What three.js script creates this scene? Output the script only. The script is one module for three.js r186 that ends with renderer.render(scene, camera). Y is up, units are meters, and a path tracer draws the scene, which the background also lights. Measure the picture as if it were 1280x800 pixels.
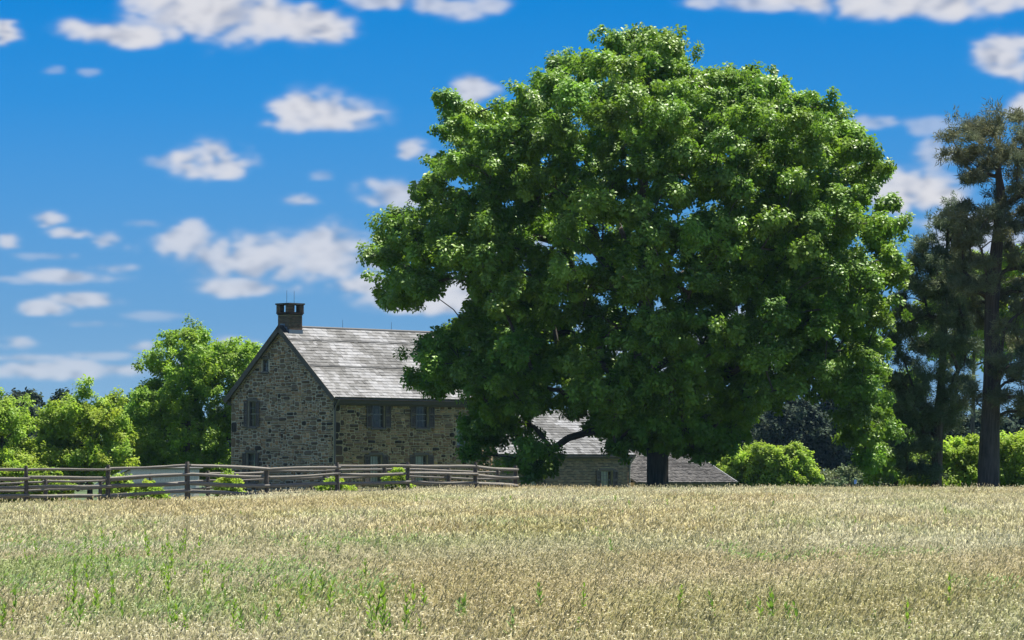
import * as THREE from 'three';
import { mergeGeometries } from 'three/addons/utils/BufferGeometryUtils.js';

// ------------------------------------------------------------------ camera, sky, sun, exposure
const W_PX = 1280, H_PX = 800, FOCAL = 4200, HORIZON = 590, EYE = 1.7;
const scene = new THREE.Scene();
const camera = new THREE.PerspectiveCamera(2 * Math.atan(H_PX / 2 / FOCAL) * 180 / Math.PI, W_PX / H_PX, 0.5, 6000);
const PITCH = Math.atan((HORIZON - H_PX / 2) / FOCAL);
camera.position.set(0, EYE, 0);
camera.rotation.set(PITCH, 0, 0);
camera.updateMatrixWorld(true);
const renderer = new THREE.WebGLRenderer({ antialias: true });
renderer.toneMapping = THREE.LinearToneMapping;
const EXPOSURE = 2.4;
renderer.toneMappingExposure = EXPOSURE;
renderer.shadowMap.enabled = true;
renderer.setSize(1024, 640);
const sunDir = new THREE.Vector3(0.31, 0.93, -0.2).normalize();
const sun = new THREE.DirectionalLight(new THREE.Color(1.0, 0.96, 0.88), 5);
sun.position.copy(sunDir).multiplyScalar(300).add(new THREE.Vector3(0, 0, -150));
sun.target.position.set(0, 0, -150);
sun.castShadow = true;
sun.shadow.mapSize.set(4096, 4096);
Object.assign(sun.shadow.camera, { left: -90, right: 90, top: 140, bottom: -140, near: 10, far: 700 });
scene.add(sun, sun.target);
scene.fog = new THREE.FogExp2(new THREE.Color().setRGB(0.42, 0.7, 1.0), 0.00004);

// ------------------------------------------------------------------ small tools
function rng(seed) {
  let a = seed >>> 0;
  return () => { a = (a + 0x6D2B79F5) | 0; let t = Math.imul(a ^ (a >>> 15), 1 | a); t = (t + Math.imul(t ^ (t >>> 7), 61 | t)) ^ t; return ((t ^ (t >>> 14)) >>> 0) / 4294967296; };
}
const clamp = (x, a = 0, b = 1) => Math.min(b, Math.max(a, x));
const lerp = (a, b, t) => a + (b - a) * t;
const smooth = (a, b, x) => { const t = clamp((x - a) / (b - a)); return t * t * (3 - 2 * t); };
function hash2(x, y) { let h = Math.imul(x, 374761393) ^ Math.imul(y, 668265263); h = Math.imul(h ^ (h >>> 13), 1274126177); return ((h ^ (h >>> 16)) >>> 0) / 4294967296; }
function noise2(x, y) {
  const xi = Math.floor(x), yi = Math.floor(y), u = x - xi, v = y - yi, a = u * u * (3 - 2 * u), b = v * v * (3 - 2 * v);
  return lerp(lerp(hash2(xi, yi), hash2(xi + 1, yi), a), lerp(hash2(xi, yi + 1), hash2(xi + 1, yi + 1), a), b);
}
function fbm(x, y, o = 4) { let s = 0, w = 0.5, t = 0; for (let k = 0; k < o; k++) { s += w * noise2(x, y); t += w; w *= 0.52; x = x * 2.03 + 17.1; y = y * 2.03 + 9.7; } return s / t; }
const V = (x, y, z) => new THREE.Vector3(x, y, z);
function ray(px, py) { return V((px - W_PX / 2) / FOCAL, (H_PX / 2 - py) / FOCAL, -1).applyEuler(camera.rotation); }
function at(px, py, depth) { const d = ray(px, py); return d.multiplyScalar(depth / -d.z).add(camera.position); }

// ------------------------------------------------------------------ the sky: air and scattered fair-weather clouds
function buildSky() {
  const w = 4096, h = 4096, data = new Float32Array(w * h * 4);
  const lin = (c) => { c /= 255; return c <= 0.04045 ? c / 12.92 : ((c + 0.055) / 1.055) ** 2.4; };
  const stops = [[-90, 120, 150, 170], [0, 146, 184, 216], [1.5, 128, 174, 214], [2.6, 108, 164, 213], [4.5, 82, 155, 218], [6.3, 50, 145, 220], [8, 22, 135, 217], [25, 4, 116, 203], [90, 6, 98, 186]].map(([e, r, g, b]) => [e, lin(r), lin(g), lin(b)]);
  const alpha = new Float32Array(w * h), lum = new Float32Array(w * h);
  for (let j = 0; j < h; j++) {
    const el = (j + 0.5) / h * 180 - 90;
    let k = 0; while (k < stops.length - 2 && stops[k + 1][0] < el) k++;
    const t = clamp((el - stops[k][0]) / (stops[k + 1][0] - stops[k][0]));
    for (let i = 0, o = j * w * 4; i < w; i++, o += 4) { for (let c = 0; c < 3; c++) data[o + c] = lerp(stops[k][c + 1], stops[k + 1][c + 1], t); data[o + 3] = 1; }
  }
  const D = 180 / Math.PI;
  function cloud(az, el, hw, up, down, dens = 1, shade = 0.3, seed = 0, grain = 1) {   // all in degrees
    const wide = hw / Math.max(0.15, Math.cos(el / D)), pad = 1.45;
    const j0 = Math.max(h / 2, Math.floor((el - down * pad + 90) / 180 * h)), j1 = Math.min(h - 1, Math.ceil((el + up * pad + 90) / 180 * h));
    const i0 = Math.floor(((az - wide * pad) / 360 + 0.25) * w), i1 = Math.ceil(((az + wide * pad) / 360 + 0.25) * w);
    for (let j = j0; j <= j1; j++) {
      const e = (j + 0.5) / h * 180 - 90, dy = e - el, hy = dy > 0 ? dy / up : dy / down;
      for (let i = i0; i <= i1; i++) {
        const a = ((i + 0.5) / w - 0.25) * 360, dx = (a - az) / wide;
        const X = (a - az) * Math.cos(el / D) / grain, Y = dy / grain;
        const warp = fbm(X * 2.1 + seed, Y * 2.6 + seed * 1.7, 3) - 0.5;
        const n = fbm(X * 1.6 + seed * 3.1 + warp * 0.8, Y * 2.4 - seed + warp * 0.8, 5), bill = 1 - Math.abs(2 * fbm(X * 3.4 + warp * 1.4 - seed, Y * 4.0 + seed * 2.3 + warp, 4) - 1);
        const f = 1 - dx * dx - hy * hy + (n - 0.5) * 2.3 + (bill - 0.75) * 0.7;
        const al = (0.6 * smooth(0.2, 0.75, f) + 0.4 * smooth(-0.2, 1.3, f)) * dens;
        if (al <= 0) continue;
        const q = j * w + ((i % w) + w) % w;
        const top = clamp(0.72 + (bill - 0.72) * 1.7 + (n - 0.5) * 1.1);
        if (al > alpha[q]) { lum[q] = alpha[q] > 0.3 ? lerp(lum[q], top, 0.7) : top; alpha[q] = al; }
      }
    }
  }
  const deg = D / FOCAL;
  // the clouds in view, as the photograph shows them: direction and extent
  const seen = [[150, 42, 80, 22, 18], [268, 22, 120, 52, 44, 1, 0.55], [385, 36, 66, 34, 26], [560, 6, 66, 22, 22, 0.8], [480, 0, 60, 12, 14, 0.8], [4, 43, 24, 20, 17], [404, 152, 82, 46, 17, 1, 0.35], [266, 204, 54, 36, 22, 0.95, 0.35], [215, 203, 40, 14, 10, 0.45], [372, 251, 36, 10, 8, 0.7], [405, 220, 18, 7, 7, 0.35],
    [500, 248, 62, 26, 16, 0.8], [517, 190, 22, 18, 13, 0.8], [592, 116, 44, 28, 18, 0.85], [62, 276, 22, 13, 10, 0.8], [88, 292, 28, 9, 7, 0.8], [136, 301, 26, 14, 12, 0.65], [10, 302, 18, 13, 11, 0.75], [86, 346, 66, 11, 10, 0.75], [144, 336, 34, 8, 8, 0.5], [62, 385, 44, 12, 9, 0.75], [98, 376, 48, 12, 9, 0.75],
    [20, 429, 26, 9, 8, 0.6], [178, 434, 28, 9, 8, 0.55], [288, 430, 40, 15, 12, 0.75], [226, 308, 56, 30, 28, 0.8], [318, 332, 100, 44, 36, 0.85], [424, 322, 80, 46, 40, 0.85], [300, 362, 80, 16, 11, 0.8], [450, 358, 60, 18, 14, 0.85], [60, 464, 90, 15, 13, 0.65], [150, 462, 80, 20, 14, 0.7], [110, 90, 14, 5, 5, 0.35], [66, 88, 12, 5, 5, 0.3],
    [30, 350, 40, 5, 5, 0.4], [120, 405, 60, 5, 5, 0.35], [60, 320, 50, 5, 5, 0.3], [200, 395, 60, 6, 6, 0.3], [30, 448, 60, 7, 6, 0.5], [120, 445, 50, 6, 5, 0.4], [240, 455, 60, 8, 7, 0.45], [190, 280, 30, 6, 6, 0.3], [560, 372, 110, 30, 24, 0.9], [640, 300, 90, 40, 30, 0.7], [900, 430, 200, 60, 40, 0.8], [930, 4, 90, 12, 12, 0.8], [1030, 2, 120, 16, 18, 1, 0.4], [1150, 4, 150, 22, 24, 1, 0.9], [1262, 72, 62, 40, 30, 0.95], [1150, 246, 66, 44, 36, 1], [1172, 200, 34, 34, 26, 0.6], [1096, 153, 40, 10, 9, 0.55], [1165, 158, 46, 14, 12, 0.45], [1278, 136, 24, 18, 18, 0.9], [1240, 300, 80, 44, 40, 0.7], [1210, 400, 90, 50, 40, 0.6]];
  seen.forEach(([px, py, hw, up, down, dens, shade], k) => { const d = ray(px, py).normalize(); cloud(Math.atan2(d.x, -d.z) * D, Math.asin(d.y) * D, hw * deg, up * deg, down * deg, dens, shade, 3.7 * k + 1.3, clamp(Math.min(hw, 90) / 60, 0.45, 1.3)); });
  // added clouds out of view, denser than those in view to whiten the light
  const r = rng(77);
  for (let k = 0; k < 420; k++) {
    const az = r() * 360 - 90, el = 1.5 + 78 * r() ** 1.7;
    const az2 = ((az + 180) % 360 + 360) % 360 - 180;
    if (Math.abs(az2) < 11 && el < 10) { r(); continue; }
    const s = (0.6 + 1.1 * r()) * (1 + el * 0.14);
    cloud(az, el, s, s * (0.35 + 0.2 * r()), s * 0.22, 0.75 + 0.25 * r(), 0.4, 50 + k * 2.3, clamp(s * 0.8, 0.7, 8));
  }
  for (let q = 0; q < w * h; q++) {
    const al = alpha[q]; if (!al) continue;
    const L = clamp(lum[q]), o = q * 4, c = [lerp(0.36, 0.74, L), lerp(0.38, 0.74, L), lerp(0.45, 0.78, L)];
    for (let k = 0; k < 3; k++) data[o + k] = lerp(data[o + k], c[k], al * 0.97);
  }
  for (let q = 0; q < data.length; q++) if (q % 4 < 3) data[q] /= EXPOSURE;
  const t = new THREE.DataTexture(data, w, h, THREE.RGBAFormat, THREE.FloatType);
  t.mapping = THREE.EquirectangularReflectionMapping; t.magFilter = THREE.LinearFilter; t.minFilter = THREE.LinearFilter; t.needsUpdate = true;
  return t;
}
const skyTexture = buildSky();
scene.background = skyTexture;
scene.environment = skyTexture;

// ------------------------------------------------------------------ naming and building helpers
const taken = new Map();
function numbered(name) { const n = taken.get(name) ?? 0; taken.set(name, n + 1); return n ? `${name}_${String(n).padStart(3, '0')}` : name; }
function mesh(name, geometry, material, parent) {
  const m = new THREE.Mesh(geometry, material); m.name = parent ? name : numbered(name);
  m.castShadow = m.receiveShadow = true; (parent ?? scene).add(m); return m;
}
function thing(name, label, category, position, turn = 0, group) {
  const g = new THREE.Group(); g.name = numbered(name); g.position.copy(position); g.rotation.y = turn;
  g.userData = { label, category }; if (group) g.userData.group = group; scene.add(g); return g;
}
function stuffPart(m) { m.userData.kind = 'stuff'; return m; }
function box(w, h, d, x = 0, y = 0, z = 0) { return new THREE.BoxGeometry(w, h, d).translate(x, y, z); }   // centred
function span(x0, x1, y0, y1, z0, z1) { return box(x1 - x0, y1 - y0, z1 - z0, (x0 + x1) / 2, (y0 + y1) / 2, (z0 + z1) / 2); }
const join = (list) => mergeGeometries(list.map((g) => { const k = g.index ? g.toNonIndexed() : g; for (const n of Object.keys(k.attributes)) if (!['position', 'normal', 'uv', 'color'].includes(n)) k.deleteAttribute(n); return k; }));
function grainTexture(w, h, f) {
  const d = new Uint8Array(w * h * 4);
  for (let j = 0; j < h; j++) for (let i = 0; i < w; i++) { const c = f(i / w, j / h), o = (j * w + i) * 4; d[o] = d[o + 1] = d[o + 2] = clamp(c) * 255; d[o + 3] = 255; }
  const t = new THREE.DataTexture(d, w, h); t.wrapS = t.wrapT = THREE.RepeatWrapping; t.magFilter = THREE.LinearFilter; t.minFilter = THREE.LinearMipmapLinearFilter; t.generateMipmaps = true; t.needsUpdate = true; return t;
}
const rgb = (r, g, b) => new THREE.Color().setRGB(r, g, b);
const std = (c, roughness = 0.9, more = {}) => new THREE.MeshStandardMaterial({ color: c, roughness, ...more });
// periodic noise, so that textures tile
function tileNoise(u, v, nx, ny, s) { const x = u * nx, y = v * ny, xi = Math.floor(x), yi = Math.floor(y), a = x - xi, b = y - yi, A = a * a * (3 - 2 * a), B = b * b * (3 - 2 * b), H = (i, j) => hash2(((i % nx) + nx) % nx + s * 131, ((j % ny) + ny) % ny + s * 57); return lerp(lerp(H(xi, yi), H(xi + 1, yi), A), lerp(H(xi, yi + 1), H(xi + 1, yi + 1), A), B); }
const barkTex = grainTexture(256, 256, (u, v) => 0.25 + 0.75 * (0.55 * tileNoise(u + 0.02 * tileNoise(u, v, 8, 8, 5), v, 22, 5, 1) + 0.3 * tileNoise(u, v, 50, 14, 2) + 0.15 * tileNoise(u, v, 90, 90, 3)));
const woodTex = grainTexture(256, 256, (u, v) => 0.45 + 0.55 * (0.5 * tileNoise(u, v, 4, 40, 7) + 0.35 * tileNoise(u, v, 10, 90, 8) + 0.15 * tileNoise(u, v, 60, 60, 9)));
const rockTex = grainTexture(256, 256, (u, v) => 0.5 + 0.5 * (0.5 * tileNoise(u, v, 8, 8, 11) + 0.3 * tileNoise(u, v, 24, 24, 12) + 0.2 * tileNoise(u, v, 80, 80, 13)));
const M = {
  barkOak: std(rgb(0.15, 0.13, 0.105), 0.95, { map: barkTex, bumpMap: barkTex, bumpScale: 0.05 }),
  barkPine: std(rgb(0.12, 0.092, 0.072), 0.95, { map: barkTex, bumpMap: barkTex, bumpScale: 0.04 }),
  barkGrey: std(rgb(0.13, 0.11, 0.09), 0.95, { map: barkTex }),
  rail: std(rgb(0.25, 0.225, 0.19), 0.9, { map: woodTex, bumpMap: woodTex, bumpScale: 0.01 }),
  post: std(rgb(0.11, 0.094, 0.077), 0.95, { map: woodTex, bumpMap: woodTex, bumpScale: 0.012 }),
  trim: std(rgb(0.12, 0.10, 0.08), 0.75, { map: woodTex }),
  shutter: std(rgb(0.11, 0.09, 0.072), 0.7),
  frame: std(rgb(0.12, 0.10, 0.08), 0.65),
  muntin: std(rgb(0.22, 0.21, 0.19), 0.6),
  glass: new THREE.MeshPhysicalMaterial({ color: 0xffffff, roughness: 0.03, transmission: 1, thickness: 0, ior: 1.5 }),
  curtain: new THREE.MeshPhysicalMaterial({ color: rgb(0.5, 0.54, 0.42), roughness: 1, transmission: 0.3, thickness: 0, side: THREE.DoubleSide }),
  plank: std(rgb(0.2, 0.14, 0.09), 0.8, { map: woodTex }),
  lead: std(rgb(0.16, 0.2, 0.24), 0.45, { metalness: 0.3 }),
  ridge: std(rgb(0.1, 0.1, 0.1), 0.8, { map: rockTex }),
  iron: std(rgb(0.12, 0.12, 0.12), 0.5, { metalness: 0.7 }),
  copper: std(rgb(0.13, 0.115, 0.1), 0.55, { metalness: 0.3 }),
  mortarWarmed: std(rgb(0.60, 0.50, 0.365), 0.95, { map: rockTex }),  // grey mortar, warmed in colour to offset blue sky light on shaded walls
  mortarBounceTan: std(rgb(0.54, 0.445, 0.285), 0.95, { map: rockTex }),  // yellower than the gable: warm ground bounce put into the colour
  brickMortar: std(rgb(0.52, 0.44, 0.25), 0.95, { map: rockTex }),
  slateBed: std(rgb(0.10, 0.10, 0.10), 0.9),
  vert: std(rgb(1, 1, 1), 0.88, { vertexColors: true }),
  slate: new THREE.MeshPhysicalMaterial({ color: 0xffffff, vertexColors: true, roughness: 0.5, specularIntensity: 0.6 }),
  shingle: std(rgb(1, 1, 1), 0.85, { vertexColors: true }),
  whiteWood: std(rgb(0.58, 0.58, 0.56), 0.7, { map: woodTex }),
  boards: std(rgb(0.78, 0.73, 0.66), 0.85, { map: woodTex }),
  roofing: std(rgb(0.2, 0.2, 0.2), 0.9),
};
function paint(geo, c, jitter = 0, r = Math.random) {
  const n = geo.attributes.position.count, a = new Float32Array(n * 3);
  for (let i = 0; i < n; i++) { const k = 1 + (jitter ? (r() - 0.5) * jitter : 0); a[i * 3] = c[0] * k; a[i * 3 + 1] = c[1] * k; a[i * 3 + 2] = c[2] * k; }
  geo.setAttribute('color', new THREE.BufferAttribute(a, 3)); return geo;
}

// ------------------------------------------------------------------ ground
function ground(x, z) {
  const d = -z;
  let e = 1.7 - 0.55 * smooth(30, 133, d);
  e += 0.5 * clamp(-x / 19, 0, 1.6) ** 1.3 * smooth(70, 122, d) * (1 - smooth(150, 175, d) * 0.6);
  e += 0.45 * smooth(137, 166, d) + 0.22 * (fbm(x * 0.13 + 7, 3.3, 3) - 0.5) * smooth(90, 128, d) * (1 - smooth(150, 170, d));
  e += 0.09 * (fbm(x * 0.11 + 40, z * 0.11, 3) - 0.5) * smooth(20, 50, d) + 0.02 * (noise2(x * 1.3, z * 1.3) - 0.5);
  return EYE - e;
}
{
  const zs = [], xs = [];
  for (let d = -30; d < 20; d += 10) zs.push(-d);
  for (let d = 20; d < 200; d += 1.6) zs.push(-d);
  for (let d = 200, s = 3; d < 3200; d += s, s *= 1.25) zs.push(-d);
  for (let x = 0, s = 1.5; x < 1600; x += s, s *= x > 40 ? 1.22 : 1) { xs.push(x); if (x) xs.unshift(-x); }
  const pos = [], col = [], uv = [], idx = [];
  for (const z of zs) for (const x of xs) {
    pos.push(x, ground(x, z), z); uv.push(x * 0.4, z * 0.4);
    const d = -z, n = fbm(x * 0.25, z * 0.25, 4), dry = [0.12, 0.11, 0.045], lawn = [0.06, 0.10, 0.025], t = smooth(138, 150, d + (n - 0.5) * 10);
    for (let k = 0; k < 3; k++) col.push(lerp(dry[k], lawn[k], t) * (0.7 + 0.6 * n));
  }
  for (let j = 0; j < zs.length - 1; j++) for (let i = 0; i < xs.length - 1; i++) { const a = j * xs.length + i, b = a + 1, c = a + xs.length, e = c + 1; idx.push(a, b, c, b, e, c); }
  const g = new THREE.BufferGeometry(); g.setAttribute('position', new THREE.Float32BufferAttribute(pos, 3)); g.setAttribute('color', new THREE.Float32BufferAttribute(col, 3)); g.setAttribute('uv', new THREE.Float32BufferAttribute(uv, 2)); g.setIndex(idx); g.computeVertexNormals();
  const m = mesh('ground', g, std(rgb(1, 1, 1), 1, { vertexColors: true, map: rockTex }));
  m.userData = { kind: 'structure', label: 'gently rising meadow ground under the dry grass', category: 'ground' };
}
const groundAt = (px, depth) => { const x = (px - 640) / FOCAL * depth; return V(x, ground(x, -depth), -depth); };

// ------------------------------------------------------------------ masonry
function stoneGeometry(x0, x1, y0, y1, r, depth) {      // lies in the x-y plane, proud towards +z
  const w = x1 - x0, h = y1 - y0, cut = Math.min(w, h) * (0.14 + 0.22 * r()), j = Math.min(w, h) * 0.13, J = () => (r() - 0.5) * j * 1.6;
  const c = () => Math.min(0.075, cut) * (0.5 + r());
  const p = [[x0 + c(), y0], [x1 - c(), y0], [x1, y0 + c()], [x1, y1 - c()], [x1 - c(), y1], [x0 + c(), y1], [x0, y1 - c()], [x0, y0 + c()]].map(([a, b]) => [a + J() * 0.6, b + J() * 0.6]);
  const cx = (x0 + x1) / 2, cy = (y0 + y1) / 2, inset = Math.min(0.028, Math.min(w, h) * 0.2), pos = [], idx = [];
  for (const [a, b] of p) pos.push(a, b, -0.015);
  for (const [a, b] of p) { const l = Math.hypot(cx - a, cy - b) || 1; pos.push(a + (cx - a) / l * inset, b + (cy - b) / l * inset, depth * (0.75 + 0.5 * r())); }
  pos.push(cx + J(), cy + J(), depth * (0.9 + 0.6 * r()));
  for (let k = 0; k < 8; k++) { const n = (k + 1) % 8; idx.push(k, n, 8 + n, k, 8 + n, 8 + k, 8 + k, 8 + n, 16); }
  const g = new THREE.BufferGeometry(); g.setAttribute('position', new THREE.Float32BufferAttribute(pos, 3)); g.setIndex(idx);
  g.setAttribute('uv', new THREE.Float32BufferAttribute(pos.filter((_, i) => i % 3 < 2).map((v) => v * 0.9), 2));
  g.computeVertexNormals(); return g;
}
// packs stones of mixed sizes into a wall; free(x, y) says whether a spot belongs to the wall
function rubble(width, height, free, r, quoin) {
  const s = 0.1, nx = Math.floor(width / s), ny = Math.floor(height / s), full = new Uint8Array(nx * ny), out = [];
  for (let j = 0; j < ny; j++) for (let i = 0; i < nx; i++) if (!free((i + 0.5) * s, (j + 0.5) * s)) full[j * nx + i] = 1;
  const take = (i, j, w, h) => { for (let b = j; b < Math.min(ny, j + h); b++) for (let a = i; a < i + w; a++) full[b * nx + a] = 1; out.push([i * s, (i + w) * s, j * s, Math.min(ny, j + h) * s]); };
  if (quoin) for (let j = 0; j < ny - 2;) { const h = 3 + Math.floor(r() * 4), w = quoin(r); let ok = true; for (let b = j; b < Math.min(ny, j + h); b++) for (let a = 0; a < w; a++) if (full[b * nx + a]) ok = false; if (ok && r() < 0.85) take(0, j, w, h); j += h; }
  for (let j = 0; j < ny; j++) for (let i = 0; i < nx; i++) {
    if (full[j * nx + i]) continue;
    const t = r();
    let w = t < 0.16 ? 1 + Math.floor(r() * 2) : t < 0.75 ? 2 + Math.floor(r() * 3) : 4 + Math.floor(r() * 4), h = t < 0.12 ? 1 : r() < 0.45 ? 1 : r() < 0.75 ? 2 : 3; w = Math.max(w, h);
    let a = 0; while (a < w && i + a < nx && !full[j * nx + i + a]) a++; w = a;
    let b = 1; grow: while (b < h && j + b < ny) { for (let k = 0; k < w; k++) if (full[(j + b) * nx + i + k]) break grow; b++; } h = b;
    take(i, j, w, h);
  }
  return out;
}
const stoneTones = [[0.13, 0.086, 0.053], [0.17, 0.116, 0.073], [0.22, 0.155, 0.10], [0.155, 0.118, 0.085], [0.27, 0.203, 0.14], [0.09, 0.064, 0.045], [0.19, 0.14, 0.095], [0.032, 0.025, 0.02]];
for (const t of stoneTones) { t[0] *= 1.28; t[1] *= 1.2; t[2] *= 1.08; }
const stoneMats = stoneTones.map((c) => std(rgb(...c), 0.92, { map: rockTex }));
function layStones(parent, stones, singles, r, tint = [1, 1, 1], darkQuoins = false) {  // tint warms the small stones against the blue sky light
  const area = (s) => (s[1] - s[0]) * (s[3] - s[2]);
  const order = stones.map((s, k) => k).sort((a, b) => area(stones[b]) - area(stones[a])), big = new Set(order.slice(0, singles)), rest = [];
  stones.forEach((s, k) => {
    const m = 0.013 + r() * 0.014, tone = r() < 0.1 || (darkQuoins && s[0] < 0.02 && r() < 0.6) ? 7 : Math.floor(r() * 7), g = stoneGeometry(s[0] + m, s[1] - m, s[2] + m, s[3] - m, r, 0.02 + 0.03 * r());
    if (big.has(k)) mesh('stone', g, stoneMats[tone], parent);
    else { const c = stoneTones[tone], v = 0.8 + 0.5 * r(); rest.push(paint(g, c.map((x, q) => x * v * tint[q]), 0.25, r)); }
  });
  stuffPart(mesh('small_stones', join(rest), M.vert, parent));
}
function brickGeometry(width, height, course, length, free, r, tones, proud = 0.012) {
  const list = [];
  for (let j = 0; j * course < height; j++) for (let x = -(j % 2) * length / 2; x < width; x += length * 1.0) {
    const a = Math.max(0, x + 0.008), b = Math.min(width, x + length - 0.008), y0 = j * course + 0.007, y1 = Math.min(height, (j + 1) * course - 0.011);
    if (b - a < 0.04 || y1 - y0 < 0.02 || !free((a + b) / 2, (y0 + y1) / 2, (b - a) / 2)) continue;
    const t = tones[Math.floor(r() * tones.length)], v = 0.75 + 0.5 * r(), p = proud * (0.7 + 0.6 * r());
    list.push(paint(span(a, b, y0, y1, -0.01, p), t.map((c) => c * v), 0.12, r));
  }
  return join(list);
}

// ------------------------------------------------------------------ roofs
// a slope in its own frame: x along the eave, y up the slope, z out of the roof
function slopeFrame(m, ox, oy, oz, run, rise, back) {
  const a = Math.atan2(rise, run), y = V(0, Math.sin(a), back ? Math.cos(a) : -Math.cos(a)), z = V(0, Math.cos(a), back ? -Math.sin(a) : Math.sin(a)), x = y.clone().cross(z);
  m.matrix.makeBasis(x, y, z).setPosition(ox, oy, oz); m.matrix.decompose(m.position, m.quaternion, m.scale);
}
function slates(length, depth, expo, wide, r, tones, thick = 0.02) {
  const list = [];
  for (let j = 0, y = -0.03; y < depth - 0.02; j++, y += expo) {
    for (let x = -r() * wide; x < length;) {
      const w = wide * (0.65 + 0.7 * r()), a = Math.max(0, x + 0.004), b = Math.min(length, x + w - 0.004); x += w;
      if (b - a < 0.03) continue;
      const y0 = y + (r() - 0.5) * 0.02, y1 = Math.min(depth, y + expo + 0.06), z0 = thick * (1.1 + 0.9 * r()), z1 = 0.006, tw = (r() - 0.5) * thick * 0.5;
      const cloudy = fbm(a * 0.55 + j * 0.12, y * 0.7 + 3, 3), t = tones[Math.floor(clamp(r() * 0.7 + (cloudy - 0.5) * 2.2 + 0.15, 0, 0.999) * tones.length)], v = 0.8 + 0.4 * r();
      const g = new THREE.BufferGeometry();
      const P = [[a, y0, z0 + tw], [b, y0, z0 - tw], [b, y1, z1], [a, y1, z1], [a, y0, 0], [b, y0, 0]];
      const tri = [0, 1, 2, 0, 2, 3, 4, 5, 1, 4, 1, 0, 5, 2, 1, 4, 0, 3], pos = [], uv = [];
      for (const k of tri) { pos.push(...P[k]); uv.push(P[k][0], P[k][1]); }
      g.setAttribute('position', new THREE.Float32BufferAttribute(pos, 3)); g.setAttribute('uv', new THREE.Float32BufferAttribute(uv, 2)); g.computeVertexNormals();
      list.push(paint(g, t.map((c) => c * v)));
    }
  }
  return join(list);
}
const slateTones = [[0.03, 0.03, 0.028], [0.05, 0.05, 0.048], [0.075, 0.075, 0.074], [0.10, 0.10, 0.10], [0.125, 0.125, 0.128], [0.15, 0.152, 0.157]];
const shingleTones = [[0.03, 0.027, 0.024], [0.042, 0.039, 0.036], [0.055, 0.051, 0.047], [0.068, 0.063, 0.058]];

// ------------------------------------------------------------------ windows
// an opening [x0, x1, y0, y1] in a wall lying in x-y and looking along +z
function windowInto(wall, o, opt) {
  const [x0, x1, y0, y1] = o, f = 0.07;
  const w = mesh('window', join([span(x0, x0 + f, y0, y1, -0.2, -0.06), span(x1 - f, x1, y0, y1, -0.2, -0.06), span(x0 + f, x1 - f, y0, y0 + f, -0.2, -0.06), span(x0 + f, x1 - f, y1 - f, y1, -0.2, -0.06)]), M.frame, wall);
  if (opt.sill !== false) mesh('sill', span(x0 - 0.08, x1 + 0.08, y0 - 0.09, y0 - 0.003, -0.19, 0.09), M.frame, w);
  if (opt.lintel !== false) mesh('lintel', span(x0 - 0.1, x1 + 0.1, y1 + 0.003, y1 + 0.14, -0.19, 0.055), opt.lintelMat ?? M.frame, w);
  const cols = opt.cols ?? 3, rows = opt.rows ?? 4, iw = x1 - x0 - 2 * f, ih = y1 - y0 - 2 * f, bars = [];
  for (let k = 1; k < cols; k++) { const x = x0 + f + iw * k / cols; bars.push(span(x - 0.014, x + 0.014, y0 + f, y1 - f, -0.135, -0.105)); }
  for (let k = 1; k < rows; k++) { const y = y0 + f + ih * k / rows, t = k === rows / 2 ? 0.026 : 0.013; bars.push(span(x0 + f, x1 - f, y - t, y + t, -0.14, -0.1)); }
  mesh('sash_bars', join(bars), M.muntin, w);
  for (let a = 0; a < cols; a++) for (let b = 0; b < rows; b++) mesh('pane', new THREE.PlaneGeometry(iw / cols, ih / rows).translate(x0 + f + iw * (a + 0.5) / cols, y0 + f + ih * (b + 0.5) / rows, -0.12), M.glass, w);
  if (opt.curtain) {
    const g = new THREE.PlaneGeometry(iw * opt.curtain, ih, 24, 1), p = g.attributes.position;
    for (let k = 0; k < p.count; k++) p.setZ(k, 0.025 * Math.sin(p.getX(k) / iw * 34) * (p.getY(k) > 0 ? 0.7 : 1.1));
    g.computeVertexNormals(); g.translate((opt.curtainAt ?? 0.5) * iw + x0 + f, (y0 + y1) / 2, -0.26); mesh('curtain', g, M.curtain, w);
  }
  return w;
}
function shutterOn(wall, x0, x1, y0, y1) {
  const s = 0.055, list = [span(x0, x0 + s, y0, y1, 0.05, 0.1), span(x1 - s, x1, y0, y1, 0.05, 0.1), span(x0 + s, x1 - s, y0, y0 + 0.09, 0.05, 0.1), span(x0 + s, x1 - s, y1 - 0.08, y1, 0.05, 0.1), span(x0 + s, x1 - s, (y0 + y1) / 2 - 0.05, (y0 + y1) / 2 + 0.05, 0.05, 0.1)];
  const m = mesh('shutter', join(list), M.shutter, wall), lou = [];
  for (let y = y0 + 0.12; y < y1 - 0.1; y += 0.055) if (Math.abs(y - (y0 + y1) / 2) > 0.07) lou.push(new THREE.BoxGeometry(x1 - x0 - 2 * s, 0.05, 0.008).rotateX(-0.7).translate((x0 + x1) / 2, y, 0.075));
  stuffPart(mesh('louvre_slats', join(lou), M.shutter, m)); return m;
}
function wallGeometry(outline, holes, thick) {
  const sh = new THREE.Shape(outline.map(([x, y]) => new THREE.Vector2(x, y)));
  for (const [x0, x1, y0, y1] of holes) sh.holes.push(new THREE.Path([[x0, y0], [x0, y1], [x1, y1], [x1, y0]].map(([x, y]) => new THREE.Vector2(x, y))));
  return new THREE.ExtrudeGeometry(sh, { depth: thick, bevelEnabled: false }).translate(0, 0, -thick);
}
const inHole = (holes, x, y, m) => holes.some(([a, b, c, d]) => x > a - m && x < b + m && y > c - m && y < d + m);

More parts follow.
